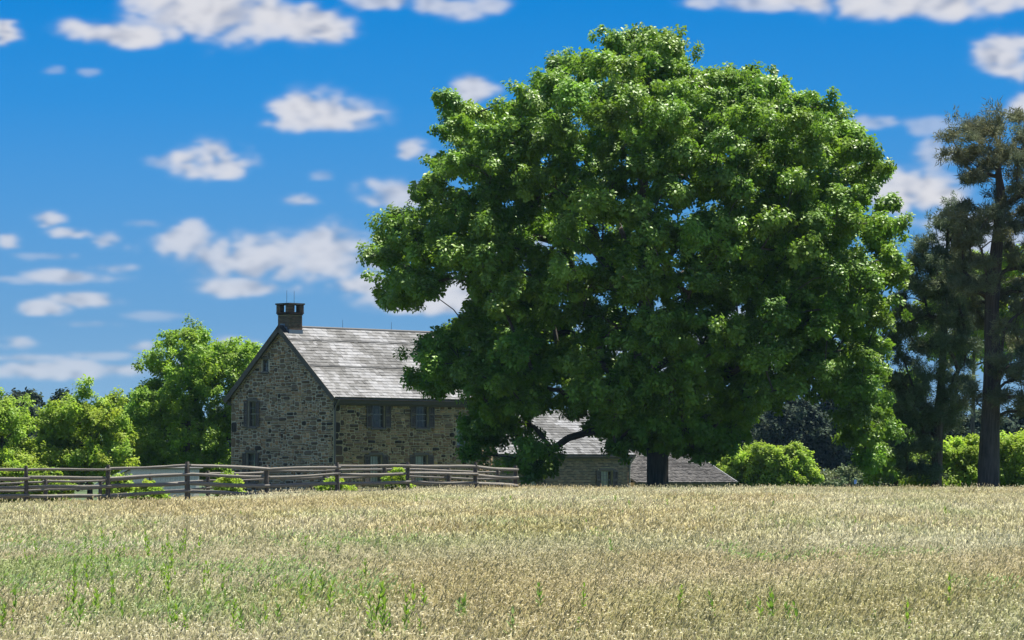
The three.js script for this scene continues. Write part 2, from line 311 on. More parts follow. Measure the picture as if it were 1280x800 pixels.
// ------------------------------------------------------------------ the stone house
const TURN = Math.PI / 4, corner = at(417, 560, 190); corner.y = ground(corner.x, corner.z) - 0.05;
const HL = 12.7, HW = 8.93, EAVE = 6.18, RIDGE = 10.05;
const along = V(Math.cos(TURN), 0, -Math.sin(TURN)), outward = V(Math.sin(TURN), 0, Math.cos(TURN)), leftward = outward.clone().negate();
// where the ray of a pixel meets the front plane or the gable plane: [metres along, metres up]
function onFront(px, py, off = 0) { const d = ray(px, py), p0 = corner.clone().addScaledVector(outward, off), t = p0.clone().sub(camera.position).dot(outward) / d.dot(outward), q = d.multiplyScalar(t).add(camera.position).sub(corner); return [q.dot(along), q.y]; }
function onGable(px, py) { const d = ray(px, py), t = corner.clone().sub(camera.position).dot(along) / d.dot(along), q = d.multiplyScalar(t).add(camera.position).sub(corner); return [q.dot(outward) + HW, q.y]; }   // 0 at the far left corner
function opening(fn, px0, px1, py0, py1) { const a = fn(px0, py1), b = fn(px1, py0); return [a[0], b[0], a[1], b[1]]; }
{
  const r = rng(5);
  const house = thing('stone_house', 'two-storey rubble stone farmhouse with grey slate roof and brick chimney', 'house', corner, TURN);
  // --- front wall
  const front = [opening(onFront, 464.5, 480.5, 501, 535), opening(onFront, 519.5, 535, 501, 535), opening(onFront, 462, 477, 569, 604), opening(onFront, 518.5, 534, 569, 604), opening(onFront, 571, 586, 524, 558)];
  const fw = mesh('front_wall', wallGeometry([[0, -0.6], [HL, -0.6], [HL, EAVE], [0, EAVE]], front, 0.42), M.mortarBounceTan, house);
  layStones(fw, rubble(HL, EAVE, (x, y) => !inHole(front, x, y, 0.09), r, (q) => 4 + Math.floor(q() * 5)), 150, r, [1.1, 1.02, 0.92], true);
  front.forEach((o, k) => {
    windowInto(fw, o, { curtain: [0, 0, 0.9, 0.95, 0.95][k], curtainAt: k === 1 ? 0.72 : 0.5 });
    const sw = 0.43; if (k !== 4) { shutterOn(fw, o[0] - sw - 0.02, o[0] - 0.02, o[2], o[3]); shutterOn(fw, o[1] + 0.02, o[1] + sw + 0.02, o[2], o[3]); }
  });
  // --- gable wall, in its own frame: x from the far left corner to the near corner
  const gh = [opening(onGable, 310.5, 320.5, 501, 534), opening(onGable, 308.5, 320, 566, 604), opening(onGable, 328, 335.5, 449, 465)];
  const gw = mesh('gable_wall', wallGeometry([[0, -0.6], [HW - 0.42, -0.6], [HW - 0.42, EAVE + (RIDGE - 0.12 - EAVE) * (0.42 / (HW / 2))], [HW / 2, RIDGE - 0.12], [0, EAVE]], gh, 0.42), M.mortarWarmed, house);
  gw.position.set(0, 0, -HW); gw.rotation.y = -Math.PI / 2;
  const underRake = (x, y) => y < EAVE + (RIDGE - EAVE) * (1 - Math.abs(x - HW / 2) / (HW / 2)) - 0.16;
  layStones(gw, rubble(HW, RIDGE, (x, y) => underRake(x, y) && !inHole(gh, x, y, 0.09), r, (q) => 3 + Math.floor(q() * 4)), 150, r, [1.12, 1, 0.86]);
  gh.forEach((o, k) => {
    windowInto(gw, o, k === 2 ? { cols: 2, rows: 3 } : { cols: 2, rows: 4, curtain: k === 1 ? 0.5 : 0, curtainAt: 0.6 });
    if (k < 2) { const sw = 0.3; shutterOn(gw, o[0] - sw - 0.02, o[0] - 0.02, o[2], o[3]); shutterOn(gw, o[1] + 0.02, o[1] + sw + 0.02, o[2], o[3]); }
  });
  mesh('back_wall', span(0.42, HL, -0.6, EAVE, -HW, -HW + 0.42), M.mortarWarmed, house);
  const ew = mesh('end_wall', wallGeometry([[0.42, -0.6], [HW - 0.42, -0.6], [HW - 0.42, EAVE + 0.3], [HW / 2, RIDGE - 0.12], [0.42, EAVE + 0.3]], [], 0.4), M.mortarWarmed, house);
  ew.position.set(HL - 0.4, 0, -HW); ew.rotation.y = -Math.PI / 2;
  mesh('upper_floor', span(0.42, HL - 0.42, 3.0, 3.2, -HW + 0.42, -0.42), M.plank, house);
  mesh('ground_floor', span(0.42, HL - 0.42, 0.1, 0.3, -HW + 0.42, -0.42), M.plank, house);
  // --- roof
  const oh = 0.36, rakeOver = 0.28, half = HW / 2, pitch = (RIDGE - EAVE) / half, run = half + oh, rise = run * pitch, len = Math.hypot(run, rise), y0 = EAVE - oh * pitch + 0.10;
  const roofs = [];
  for (const back of [false, true]) {
    const s = mesh('roof_slope', span(back ? -(HL + 0.15) : -rakeOver, back ? rakeOver : HL + 0.15, 0, len, -0.09, 0), M.slateBed, house);
    slopeFrame(s, 0, y0, back ? -HW - oh : oh, run, rise, back); roofs.push(s);
    const g = slates(HL + 0.15 + rakeOver, len, 0.265, 0.33, rng(back ? 31 : 30), slateTones).translate(back ? -(HL + 0.15) : -rakeOver, 0, 0.003);
    stuffPart(mesh('slates', g, M.slate, s));
    if (!back) for (const [t, hgt] of [[0.80, 0.055], [0.43, 0.055]]) mesh('snow_board', span(-rakeOver, HL + 0.15, len * t, len * t + 0.05, 0.015, hgt + 0.012), M.slateBed, s);
    // barge boards along the gable edge
    const x = back ? rakeOver : -rakeOver, dx = back ? 0.03 : -0.03;
    mesh('rake_board', span(Math.min(x + 0.002 * Math.sign(dx), x + dx), Math.max(x + 0.002 * Math.sign(dx), x + dx), -0.03, len + 0.02, -0.26, 0.035), M.trim, s);
    mesh('rake_soffit', back ? span(0.03, rakeOver - 0.002, 0, len - 0.05, -0.13, -0.095) : span(-rakeOver + 0.002, -0.03, 0, len - 0.05, -0.13, -0.095), M.trim, s);
  }
  mesh('ridge_cap', new THREE.CylinderGeometry(0.1, 0.1, HL + rakeOver + 0.15, 8, 1).rotateZ(Math.PI / 2).translate((HL + 0.15 - rakeOver) / 2, y0 + rise - 0.03, -half), M.ridge, house);
  mesh('cornice', join([span(-0.05, HL + 0.05, y0 - 0.30, y0 - 0.06, 0.03, oh - 0.05), span(-0.1, HL + 0.1, y0 - 0.42, y0 - 0.305, 0.03, 0.16)]), M.trim, house);
  mesh('cornice', span(-0.05, HL + 0.05, y0 - 0.30, y0 - 0.06, -HW - oh + 0.05, -HW - 0.01), M.trim, house);
  const gut = new THREE.CylinderGeometry(0.075, 0.075, HL + 0.5, 10, 1, true, Math.PI / 2, Math.PI).rotateZ(Math.PI / 2).translate(HL / 2, y0 - 0.02, oh + 0.07);
  mesh('gutter', gut, new THREE.MeshStandardMaterial({ color: rgb(0.13, 0.115, 0.1), roughness: 0.55, metalness: 0.3, side: THREE.DoubleSide }), house);
  const pipe = new THREE.CatmullRomCurve3([V(0.04, y0 - 0.08, oh + 0.05), V(0.03, y0 - 0.25, oh - 0.05), V(0.0, y0 - 0.6, 0.13), V(0, y0 - 0.9, 0.12), V(0, 2, 0.12), V(0, -0.2, 0.12)]);
  mesh('downspout', new THREE.TubeGeometry(pipe, 40, 0.055, 8), M.copper, house);
  // --- chimney on the gable end of the ridge
  const cw = 0.98, cz = -half, cx = 0.62, cb = RIDGE - 1.0, ct = RIDGE + 0.75;
  const ch = mesh('chimney', span(cx - cw / 2, cx + cw / 2, cb, ct, cz - cw / 2, cz + cw / 2), M.brickMortar, house);
  const tones = [[0.09, 0.05, 0.036], [0.065, 0.042, 0.032], [0.12, 0.066, 0.046], [0.05, 0.04, 0.034]], sides = [];
  for (let k = 0; k < 4; k++) sides.push(brickGeometry(cw, ct - cb, 0.075, 0.215, () => true, r, tones).translate(-cw / 2, cb, cw / 2).rotateY(k * Math.PI / 2).translate(cx, 0, cz));
  stuffPart(mesh('bricks', join(sides), M.vert, ch));
  mesh('corbel', join([span(cx - 0.53, cx + 0.53, ct + 0.003, ct + 0.08, cz - 0.53, cz + 0.53), span(cx - 0.57, cx + 0.57, ct + 0.083, ct + 0.17, cz - 0.57, cz + 0.57)]), std(rgb(0.045, 0.03, 0.024), 0.9, { map: rockTex }), ch);
  for (const [a, b, w2, d2] of [[-0.4, -0.4, 0.3, 0.3], [0.4, -0.4, 0.3, 0.3], [-0.4, 0.4, 0.3, 0.3], [0.4, 0.4, 0.3, 0.3], [0, 0, 0.22, 0.22]]) {
    const p = mesh('cap_pier', box(w2, 0.42, d2, cx + a, ct + 0.383, cz + b), M.brickMortar, ch), list = [];
    for (let j = 0; j < 5; j++) list.push(paint(box(w2 + 0.024, 0.07, d2 + 0.024, cx + a, ct + 0.173 + 0.042 + j * 0.084, cz + b), tones[j % 4]));
    stuffPart(mesh('bricks', join(list), M.vert, p));
  }
  mesh('cap_slab', box(1.22, 0.09, 1.22, cx, ct + 0.642, cz), std(rgb(0.05, 0.045, 0.042), 0.9), ch);
  for (const [a, b] of [[-0.3, 0.05], [0.35, -0.05]]) mesh('lightning_rod', new THREE.CylinderGeometry(0.009, 0.013, 0.75, 6).translate(cx + a, ct + 1.05, cz + b), M.iron, ch);
  const fl = []; for (let k = 0; k < 5; k++) { const z = cz + cw / 2 - k * 0.2 + 0.02, y = RIDGE - Math.abs(z - cz) * pitch; fl.push(span(cx - cw / 2 - 0.032 - k * 0.001, cx + cw / 2 + 0.032 + k * 0.001, y - 0.15, y + 0.34, z - 0.18, z + 0.022)); }
  mesh('flashing', join(fl), M.lead, ch);
  for (const t of [4.7, 8.6]) mesh('lightning_rod', new THREE.CylinderGeometry(0.009, 0.013, 0.6, 6).translate(t, RIDGE + 0.32, -half), M.iron, house);
}

// ------------------------------------------------------------------ the brick wing
const WX0 = HL + 0.01, WX1 = 24.5, WW = 6.4, WEAVE = onFront(740, 566)[1], WRIDGE = WEAVE + 2.5;
{
  const r = rng(8);
  const wing = thing('brick_wing', 'low brick wing with white-grey slate roof behind the great tree', 'house', corner, TURN);
  const holes = [opening(onFront, 750.5, 765, 588, 612), opening(onFront, 660, 675, 588, 612)];
  const fw = mesh('front_wall', wallGeometry([[WX0, -0.6], [WX1, -0.6], [WX1, WEAVE], [WX0, WEAVE]], holes, 0.35), M.brickMortar, wing);
  const g = brickGeometry(WX1 - WX0, WEAVE, 0.098, 0.26, (x, y, h) => !holes.some(([a, b, c, d]) => x + WX0 + h > a && x + WX0 - h < b && y > c - 0.09 && y < d + 0.14), r, [[0.19, 0.135, 0.092], [0.135, 0.1, 0.075], [0.24, 0.165, 0.11], [0.11, 0.09, 0.075], [0.2, 0.16, 0.115]]).translate(WX0, 0, 0);
  stuffPart(mesh('bricks', g, M.vert, fw));
  holes.forEach((o, k) => { windowInto(fw, o, { curtain: 0.95, cols: 3, rows: 4 }); shutterOn(fw, o[0] - 0.42, o[0] - 0.02, o[2], o[3]); shutterOn(fw, o[1] + 0.02, o[1] + 0.42, o[2], o[3]); });
  mesh('back_wall', span(WX0, WX1, -0.6, WEAVE, -WW, -WW + 0.35), M.brickMortar, wing);
  const ew = mesh('end_wall', wallGeometry([[0.36, -0.6], [WW - 0.36, -0.6], [WW - 0.36, WEAVE + 0.2], [WW / 2, WRIDGE - 0.12], [0.36, WEAVE + 0.2]], [], 0.34), M.brickMortar, wing);
  ew.position.set(WX1 - 0.34, 0, -WW); ew.rotation.y = -Math.PI / 2;
  mesh('ground_floor', span(WX0 + 0.4, WX1 - 0.4, 0.1, 0.3, -WW + 0.4, -0.4), M.plank, wing);
  const oh = 0.3, half = WW / 2, pitch = (WRIDGE - WEAVE) / half, run = half + oh, rise = run * pitch, len = Math.hypot(run, rise), y0 = WEAVE - oh * pitch + 0.1;
  for (const back of [false, true]) {
    const s = mesh('roof_slope', span(back ? -WX1 - 0.2 : WX0 + 0.15, back ? -WX0 - 0.15 : WX1 + 0.2, 0, len, -0.09, 0), M.slateBed, wing);
    slopeFrame(s, 0, y0, back ? -WW - oh : oh, run, rise, back);
    stuffPart(mesh('slates', slates(WX1 - WX0 + 0.05, len, 0.25, 0.32, rng(back ? 41 : 40), slateTones).translate(back ? -WX1 - 0.2 : WX0 + 0.15, 0, 0.003), M.slate, s));
    mesh('rake_board', back ? span(-WX1 - 0.235, -WX1 - 0.203, -0.03, len, -0.2, 0.03) : span(WX1 + 0.203, WX1 + 0.235, -0.03, len, -0.2, 0.03), M.trim, s);
  }
  mesh('ridge_cap', new THREE.CylinderGeometry(0.09, 0.09, WX1 - WX0, 8).rotateZ(Math.PI / 2).translate((WX0 + WX1) / 2 + 0.2, y0 + rise - 0.03, -half), M.ridge, wing);
  mesh('cornice', span(WX0 + 0.1, WX1 + 0.05, y0 - 0.22, y0 - 0.06, 0.02, oh - 0.04), M.trim, wing);
  mesh('gutter', new THREE.CylinderGeometry(0.07, 0.07, WX1 - WX0 + 0.2, 10, 1, true, Math.PI / 2, Math.PI).rotateZ(Math.PI / 2).translate((WX0 + WX1) / 2 + 0.2, y0 - 0.02, oh + 0.06), new THREE.MeshStandardMaterial({ color: rgb(0.16, 0.14, 0.12), roughness: 0.55, metalness: 0.3, side: THREE.DoubleSide }), wing);
  mesh('downspout', new THREE.TubeGeometry(new THREE.CatmullRomCurve3([V(WX1 + 0.12, y0 - 0.06, oh + 0.05), V(WX1 + 0.1, y0 - 0.22, oh - 0.04), V(WX1 - 0.05, y0 - 0.55, 0.1), V(WX1 - 0.08, y0 - 0.9, 0.09), V(WX1 - 0.08, -0.2, 0.09)]), 32, 0.055, 8), std(rgb(0.25, 0.22, 0.18), 0.6), wing);
}

// ------------------------------------------------------------------ the shingled outbuilding
{
  const r = rng(12);
  const x0 = WX1 + 0.35, x1 = 34.2, half = 3.7, eave = onFront(860, 602)[1], ridge = eave + 1.85;
  const shed = thing('shingled_outbuilding', 'low outbuilding with weathered grey shingle roof and white edge board', 'outbuilding', corner, TURN);
  const fw = mesh('front_wall', span(x0 + 0.1, x1 - 0.2, -0.8, eave - 0.05, -0.4, 0), M.mortarWarmed, shed);
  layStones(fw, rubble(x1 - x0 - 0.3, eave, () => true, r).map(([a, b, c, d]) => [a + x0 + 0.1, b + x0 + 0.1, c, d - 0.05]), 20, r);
  mesh('back_wall', span(x0 + 0.1, x1 - 0.2, -0.8, eave - 0.05, -2 * half, -2 * half + 0.4), M.mortarWarmed, shed);
  const ew = mesh('end_wall', wallGeometry([[0.41, -0.8], [2 * half - 0.41, -0.8], [2 * half - 0.41, eave], [half, ridge - 0.2], [0.41, eave]], [], 0.3), M.boards, shed);
  ew.position.set(x1 - 0.51, 0, -2 * half); ew.rotation.y = -Math.PI / 2;
  const oh = 0.25, run = half + oh, pitch = (ridge - eave) / half, rise = run * pitch, len = Math.hypot(run, rise), y0 = eave - oh * pitch + 0.08;
  for (const back of [false, true]) {
    const s = mesh('roof_slope', span(back ? -x1 : x0, back ? -x0 : x1, 0, len, -0.08, 0), M.slateBed, shed);
    slopeFrame(s, 0, y0, back ? -2 * half - oh : oh, run, rise, back);
    stuffPart(mesh('shingles', slates(x1 - x0, len, 0.2, 0.19, rng(back ? 51 : 50), shingleTones, 0.034).translate(back ? -x1 : x0, 0, 0.003), M.shingle, s));
    mesh('edge_board', back ? span(-x1 - 0.04, -x1 - 0.003, -0.02, len, -0.16, 0.07) : span(x1 + 0.003, x1 + 0.04, -0.02, len, -0.16, 0.07), M.whiteWood, s);
    mesh('eave_board', back ? span(-x1, -x0, -0.045, -0.032, -0.14, 0) : span(x0, x1, -0.045, -0.032, -0.14, 0), M.trim, s);
  }
}

// ------------------------------------------------------------------ the pale board shed behind the fence
{
  const D0 = 150, c = at(163.5, 600, D0); c.y = ground(c.x, c.z);
  const shed = thing('board_shed', 'small pale grey board shed behind the rail fence', 'shed', c, 0.8);
  const top = 1.42 + (EYE - c.y) * 0 + (at(163, 585, D0).y - c.y - 1.42), len = 4.0, deep = 2.3, low = top - 0.75, n = 14, r = rng(3);
  for (let k = 0; k < n; k++) { const a = k * len / n + 0.004, b = (k + 1) * len / n - 0.004, p = 0.004 * r(); mesh('board', span(a, b, -0.1, top - 0.06, -0.05, p), M.boards, shed); }
  const m = 8;
  for (let k = 0; k < m; k++) { const a = 0.055 + k * (deep - 0.055) / m + 0.004, b = 0.055 + (k + 1) * (deep - 0.055) / m - 0.004, h = (t) => lerp(top, low, t / deep) - 0.07;
    const sh = new THREE.Shape([[a, -0.1], [b, -0.1], [b, h(b)], [a, h(a)]].map(([x, y]) => new THREE.Vector2(x, y)));
    mesh('board', new THREE.ExtrudeGeometry(sh, { depth: 0.04, bevelEnabled: false }).rotateY(Math.PI / 2).translate(-0.004 * r(), 0, 0), M.boards, shed); }
  mesh('back_wall', span(0.05, len, -0.1, low - 0.08, -deep, -deep + 0.04), M.boards, shed);
  mesh('side_wall', span(len - 0.05, len - 0.01, -0.1, low - 0.08, -deep + 0.05, -0.06), M.boards, shed);
  const a = Math.atan2(top - low, deep), rl = Math.hypot(deep + 0.25, top - low);
  mesh('roof', new THREE.BoxGeometry(len + 0.25, 0.06, rl).rotateX(-a).translate(len / 2, (top + low) / 2 - 0.005, -deep / 2), M.roofing, shed);
  mesh('edge_board', new THREE.BoxGeometry(0.03, 0.1, rl).rotateX(-a).translate(-0.145, (top + low) / 2 - 0.02, -deep / 2), M.whiteWood, shed);
}

// ------------------------------------------------------------------ rail fences
function roughPole(a, b, ra, rb, r, sides = 7, steps = 8, flat = 1, wob = 0.02) {
  const dir = b.clone().sub(a), L = dir.length(); dir.normalize();
  const ref = Math.abs(dir.y) > 0.7 ? V(1, 0, 0) : V(0, 1, 0), u = ref.clone().cross(dir).normalize(), w = dir.clone().cross(u);
  const pos = [], uv = [], idx = [], shape = Array.from({ length: sides }, () => 0.78 + 0.4 * r()), ph = r() * 9, off = r();
  for (let j = 0; j <= steps; j++) {
    const t = j / steps, c = a.clone().lerp(b, t).addScaledVector(w, wob * Math.sin(ph + t * 5)).addScaledVector(u, wob * Math.cos(ph * 2 + t * 4)), rad = lerp(ra, rb, t) * (j === 0 || j === steps ? 0.8 : 0.93 + 0.14 * r());
    for (let k = 0; k <= sides; k++) { const q = k / sides * Math.PI * 2, s = shape[k % sides] * rad; const p = c.clone().addScaledVector(u, Math.cos(q) * s * flat).addScaledVector(w, Math.sin(q) * s); pos.push(p.x, p.y, p.z); uv.push(t * L * 0.5 + off, k / sides * 0.4); }
  }
  const row = sides + 1;
  for (let j = 0; j < steps; j++) for (let k = 0; k < sides; k++) { const i = j * row + k; idx.push(i, i + row, i + 1, i + 1, i + row, i + row + 1); }
  for (const [j, s] of [[0, 1], [steps, -1]]) { const m = pos.length / 3, o = j * row; let x = 0, y = 0, z = 0; for (let k = 0; k < sides; k++) { x += pos[(o + k) * 3]; y += pos[(o + k) * 3 + 1]; z += pos[(o + k) * 3 + 2]; } pos.push(x / sides, y / sides, z / sides); uv.push(0, 0); for (let k = 0; k < sides; k++) s > 0 ? idx.push(m, o + k, o + k + 1) : idx.push(m, o + k + 1, o + k); }
  const g = new THREE.BufferGeometry(); g.setAttribute('position', new THREE.Float32BufferAttribute(pos, 3)); g.setAttribute('uv', new THREE.Float32BufferAttribute(uv, 2)); g.setIndex(idx); g.computeVertexNormals(); return g;
}
function railFence(name, label, posts, rails, seed, lean = 0.02) {
  const r = rng(seed), base = groundAt(posts[0][0], posts[0][1]), f = thing(name, label, 'fence', base);
  const P = posts.map(([px, d, py]) => { const g = groundAt(px, d), top = at(px, py, d); return { g, top: top.y, x: g.x, z: g.z }; });
  P.forEach((p) => { const a = V(p.x, p.g.y - 0.3, p.z).sub(base), b = V(p.x + (r() - 0.5) * lean * 2, p.top, p.z).sub(base); mesh('post', roughPole(a, b, 0.1, 0.085, r, 8, 6, 1, 0.006), M.post, f); });
  for (let k = 0; k < P.length - 1; k++) for (let q = 0; q < rails.length; q++) {
    const [fromTop, rad] = rails[q], A = P[k], B = P[k + 1], side = ((k + q) % 2 ? 1 : -1) * 0.045;
    const a = V(A.x - 0.12, A.top - fromTop + (r() - 0.5) * 0.06, A.z + side).sub(base), b = V(B.x + 0.12, B.top - fromTop + (r() - 0.5) * 0.06, B.z + side).sub(base);
    mesh('rail', roughPole(a, b, rad * (0.8 + 0.4 * r()), rad * (0.8 + 0.4 * r()), r, 6, 10, 0.62, 0.016), M.rail, f);
  }
  return f;
}
railFence('rail_fence', 'weathered split-rail fence with tall posts along the edge of the meadow', [[-68, 123.4, 583], [34, 124.3, 582], [136, 125.2, 581], [235, 126.3, 577], [334, 127.6, 581], [422, 129.2, 578], [510, 131, 577], [594, 133.6, 578], [644, 137, 582]], [[0.16, 0.065], [0.48, 0.068], [0.82, 0.07], [1.14, 0.07]], 21);
railFence('paddock_fence', 'shorter split-rail fence standing behind the tall-post fence', [[-20, 137, 600], [58, 138, 598], [126, 139, 597], [189, 139.5, 592], [261, 140.5, 588], [334, 141.5, 586], [406, 142, 584], [481, 143, 582], [561, 144, 584], [622, 145, 586]], [[0.14, 0.05], [0.44, 0.05], [0.74, 0.05]], 22);

// ------------------------------------------------------------------ trees
function leafGeometry(len, wide, fold = 0.25, curl = 0.2) {     // a folded, curling blade along +x
  const pts = [[0, 0, 0], [0.32, 0.5, 0], [0.68, 0.42, 0], [1, 0, 0], [0.68, -0.42, 0], [0.32, -0.5, 0], [0.5, 0, 0]];
  const pos = pts.map(([x, y]) => [x * len, Math.abs(y) * wide * fold - curl * len * x * x, y * wide]).flat();
  const g = new THREE.BufferGeometry(); g.setAttribute('position', new THREE.Float32BufferAttribute(pos, 3)); g.setIndex([0, 1, 6, 1, 2, 6, 2, 3, 6, 3, 4, 6, 4, 5, 6, 5, 0, 6].reverse()); g.computeVertexNormals(); return g;
}
function sprayGeometry(n, reach, len, wide, r, lift = 0.35) {    // leaves round the end of a twig that points up +y
  const list = [];
  for (let k = 0; k < n; k++) {
    const t = (k + 0.5) / n, az = k * 2.4 + r(), up = lerp(-0.15, 1.0, t) * lift + (r() - 0.5) * 0.5, s = 0.75 + 0.5 * r();
    list.push(leafGeometry(len * s, wide * s).rotateX((r() - 0.5) * 1.0).rotateZ(up).translate(reach * 0.18, 0, 0).rotateY(az).translate((r() - 0.5) * reach * 0.5, (t - 0.5) * reach, (r() - 0.5) * reach * 0.5));
  }
  return mergeGeometries(list);
}
function needleGeometry(n, reach, len, wide, r) {                // a feathery spray along +y
  const pos = [], idx = [];
  for (let k = 0; k < n; k++) {
    const t = (k + 0.5) / n, d = V(r() - 0.5, 0.35 + 0.5 * r(), r() - 0.5).normalize(), b = V((r() - 0.5) * reach * 0.7, (t - 0.5) * reach, (r() - 0.5) * reach * 0.7), s = V(r() - 0.5, r() - 0.5, r() - 0.5).cross(d).normalize().multiplyScalar(wide), e = b.clone().addScaledVector(d, len * (0.7 + 0.6 * r())), i = pos.length / 3;
    for (const p of [b.clone().sub(s), b.clone().add(s), e]) pos.push(p.x, p.y, p.z); idx.push(i, i + 1, i + 2);
  }
  const g = new THREE.BufferGeometry(); g.setAttribute('position', new THREE.Float32BufferAttribute(pos, 3)); g.setIndex(idx); g.computeVertexNormals(); return g;
}
const sprays = {
  oak: sprayGeometry(14, 0.34, 0.16, 0.1, rng(100)),
  round: sprayGeometry(11, 0.34, 0.165, 0.105, rng(101)),
  far: sprayGeometry(12, 0.8, 0.4, 0.3, rng(102)),
  needle: needleGeometry(18, 0.42, 0.24, 0.021, rng(103)),
};
const leafMat = (c, through = 0.42, gloss = 0.5, rough = 0.35) => new THREE.MeshPhysicalMaterial({ color: rgb(...c), roughness: 1, transmission: through, thickness: 0, clearcoat: gloss, clearcoatRoughness: rough, specularIntensity: 0.3, side: THREE.DoubleSide });
const leaf = {
  oak: leafMat([0.165, 0.295, 0.024], 0.4, 0.7, 0.42),
  lime: leafMat([0.28, 0.40, 0.035], 0.49, 0.2),
  mid: leafMat([0.22, 0.355, 0.028], 0.49, 0.25),
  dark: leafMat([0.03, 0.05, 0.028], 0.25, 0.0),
  pine: leafMat([0.14, 0.155, 0.08], 0.25, 0.1, 0.5),
  cedar: leafMat([0.125, 0.165, 0.085], 0.25, 0.1, 0.5),
};
function insideSigned(poly, x, y) {       // metres to the outline, positive inside
  let inside = false, best = 1e9;
  for (let i = 0, j = poly.length - 1; i < poly.length; j = i++) {
    const [x1, y1] = poly[i], [x2, y2] = poly[j];
    if ((y1 > y) !== (y2 > y) && x < (x2 - x1) * (y - y1) / (y2 - y1) + x1) inside = !inside;
    const dx = x2 - x1, dy = y2 - y1, t = clamp(((x - x1) * dx + (y - y1) * dy) / (dx * dx + dy * dy));
    best = Math.min(best, Math.hypot(x - x1 - t * dx, y - y1 - t * dy));
  }
  return inside ? best : -best;
}
function rowSpan(poly, y) { let lo = 1e9, hi = -1e9; for (let i = 0, j = poly.length - 1; i < poly.length; j = i++) { const [x1, y1] = poly[i], [x2, y2] = poly[j]; if ((y1 > y) !== (y2 > y)) { const x = (x2 - x1) * (y - y1) / (y2 - y1) + x1; lo = Math.min(lo, x); hi = Math.max(hi, x); } } return [lo, hi]; }
function tubeChain(points, radii, sides, r, rough = 0.12) {
  const pos = [], uv = [], idx = [], row = sides + 1; let u = V(1, 0, 0), along = 0; const ph = r();
  points.forEach((p, j) => {
    const d = (points[j + 1] ?? p).clone().sub(points[j - 1] ?? p).normalize(); u = u.clone().addScaledVector(d, -u.dot(d)); if (u.lengthSq() < 1e-4) u = V(0, 0, 1).addScaledVector(d, -d.z); u.normalize(); const w = d.clone().cross(u);
    if (j) along += p.distanceTo(points[j - 1]);
    for (let k = 0; k <= sides; k++) { const q = k / sides * Math.PI * 2, s = radii[j] * (1 + rough * (noise2(k % sides * 1.7 + ph * 50, along * 0.9 + ph * 30) - 0.5) * 2); pos.push(p.x + (u.x * Math.cos(q) + w.x * Math.sin(q)) * s, p.y + (u.y * Math.cos(q) + w.y * Math.sin(q)) * s, p.z + (u.z * Math.cos(q) + w.z * Math.sin(q)) * s); uv.push(k / sides * Math.max(1, Math.round(radii[0] * 3)), along * 0.35); }
  });
  for (let j = 0; j < points.length - 1; j++) for (let k = 0; k < sides; k++) { const i = j * row + k; idx.push(i, i + 1, i + row, i + 1, i + row + 1, i + row); }
  const g = new THREE.BufferGeometry(); g.setAttribute('position', new THREE.Float32BufferAttribute(pos, 3)); g.setAttribute('uv', new THREE.Float32BufferAttribute(uv, 2)); g.setIndex(idx); g.computeVertexNormals(); return g;
}
